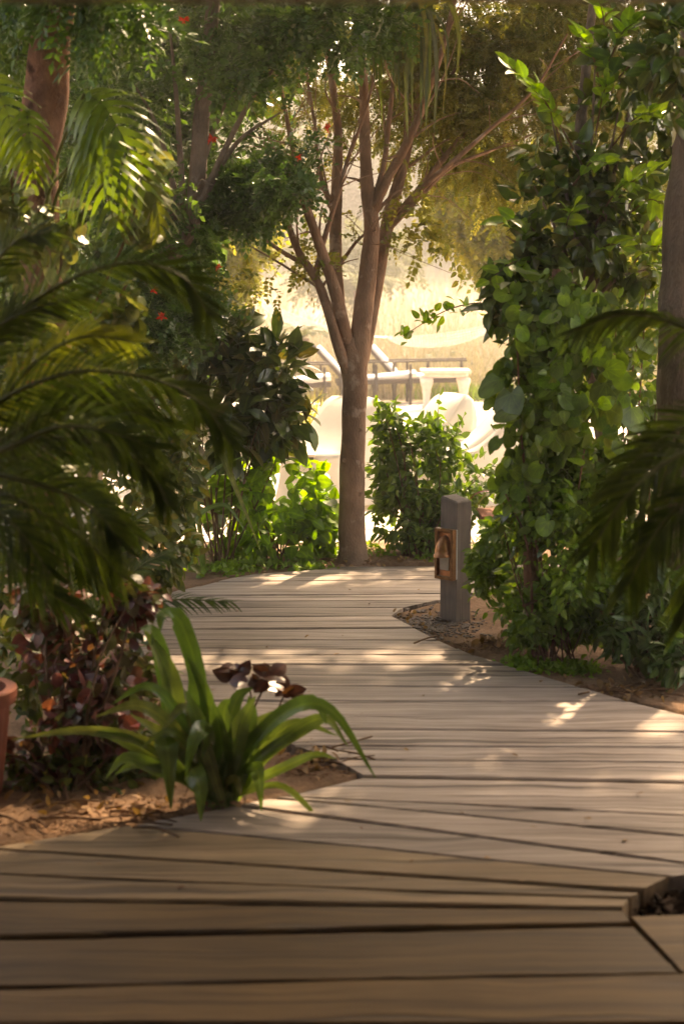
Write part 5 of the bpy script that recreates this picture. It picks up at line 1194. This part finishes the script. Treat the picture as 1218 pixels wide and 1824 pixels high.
far_tree('dense dark leafy tree filling the upper left behind the flowering tree', 150, 12.6, 2.6, [(120, 120, 12.6, 260, 180, .8, 1.5), (330, 60, 12.8, 200, 120, .7, 1.2), (60, 420, 12.5, 200, 200, .7, 1.3), (250, 330, 12.7, 150, 130, .6), (120, 640, 12.4, 170, 120, .6), (480, -20, 12.6, 150, 90, .5)], 'lf_dark', 'sprig_big', 420, .34, .1, None, 'leafy_tree')
# leafy branch reaching in from the vine side
br = thing('leafy_branch', 'thin arching branch with small yellow green leaves before the right hammock', 'branch', P(905, 560, 9.0))
bp = smooth_pts([P(905, 548, 9.0), P(850, 540, 9.0), P(790, 555, 9.0), P(715, 600, 9.0)], 20); tv, tq = tube(bp, np.linspace(.006, .002, 20), 5); put('twig', np_mesh('twig', tv, tq, True), br, M['twig'])
n = 46; i = rs.randint(2, 20, n); leaves(br, 'ovate', 'lf_lime', frames(rnd_dirs(n, -.1), rnd_dirs(n, .6), rs.uniform(.05, .085, n)), bp[i] + rs.normal(size=(n, 3)) * .025, 46)

# ------------------------------------------------------------------ timber porch the photographer stands under
po = thing('porch', 'timber porch whose beam crosses the very top of the view', 'porch', Vector((0, .8, 0)))
zb = P(609, 8, 2.0).z + 0.022
build(MB().box((0, 2.06, zb + .07), (4.6, .12, .14), None, .008), 'beam', po, M['beam'])
for x in (-2.0, 2.0):
    build(MB().box((x, 2.06, zb / 2 - .02), (.12, .12, zb - .002), None, .008), 'post', po, M['beam']); build(MB().box((x, -1.5, zb / 2 - .02), (.12, .12, zb - .002), None, .008), 'post', po, M['beam'])
for x in (-2.14, 2.14): build(MB().box((x, .1, zb / 2 + .05), (.1, 3.8, zb + .1)), 'added_side_wall', po, M['plank_brown_shade'])  # unseen walls, added to block sky light from the near boards
build(MB().box((0, -1.85, zb / 2 + .05), (4.2, .1, zb + .1)), 'added_back_wall', po, M['plank_brown_shade'])  # also added out of view to keep the near boards dark
for k in range(13): build(MB().box((0, -1.9 + k * .33, zb + .165), (4.7, .31, .03), None, .004), 'roof_board', po, M['plank_brown_shade'])

for k in range(9):
    y0 = 2.2 + k * .32; z0 = zb + .23 + k * .32 * .27
    build(MB().box((0, y0 + .16, z0 + .045), (5.4, .315, .03), Matrix.Rotation(math.radians(15), 3, 'X'), .004), 'shade_eave_board', po, M['plank_brown_shade'])  # unseen forward eave, added to cut sky light on the nearest planks
for x in (-2.5, 2.5):
    build(MB().box((x, 4.7, (zb + .9) / 2 - .02), (.12, .12, zb + .86), None, .008), 'post', po, M['beam'])  # out-of-view post added to carry the shading eave
    build(MB().box((x, 3.35, (zb + .3) / 2), (.06, 2.5, zb + .3)), 'added_shade_screen', po, M['plank_brown_shade'])  # unseen screen added to darken the near planks from the side
    build(MB().bar((x, 1.9, zb + .16), (x, 5.0, zb + .16 + 3.1 * .268), .08, .1), 'shade_eave_rafter', po, M['beam'])  # support for the added eave, out of view
# ------------------------------------------------------------------ the dusty sunlit air
hz = MB().box((0, 100, 8.0), (330, 330, 19.0)); hzo = build(hz, 'haze', None, None); tag(hzo, kind='stuff')
hm, t = new_mat('dusty air'); pv_ = N(t, 'ShaderNodeVolumePrincipled'); pv_.inputs['Color'].default_value = (1.0, 0.97, 0.93, 1); pv_.inputs['Density'].default_value = 0.0045; pv_.inputs['Anisotropy'].default_value = 0.55
ho = N(t, 'ShaderNodeOutputMaterial'); t.links.new(pv_.outputs[0], ho.inputs['Volume']); hzo.data.materials.append(hm)
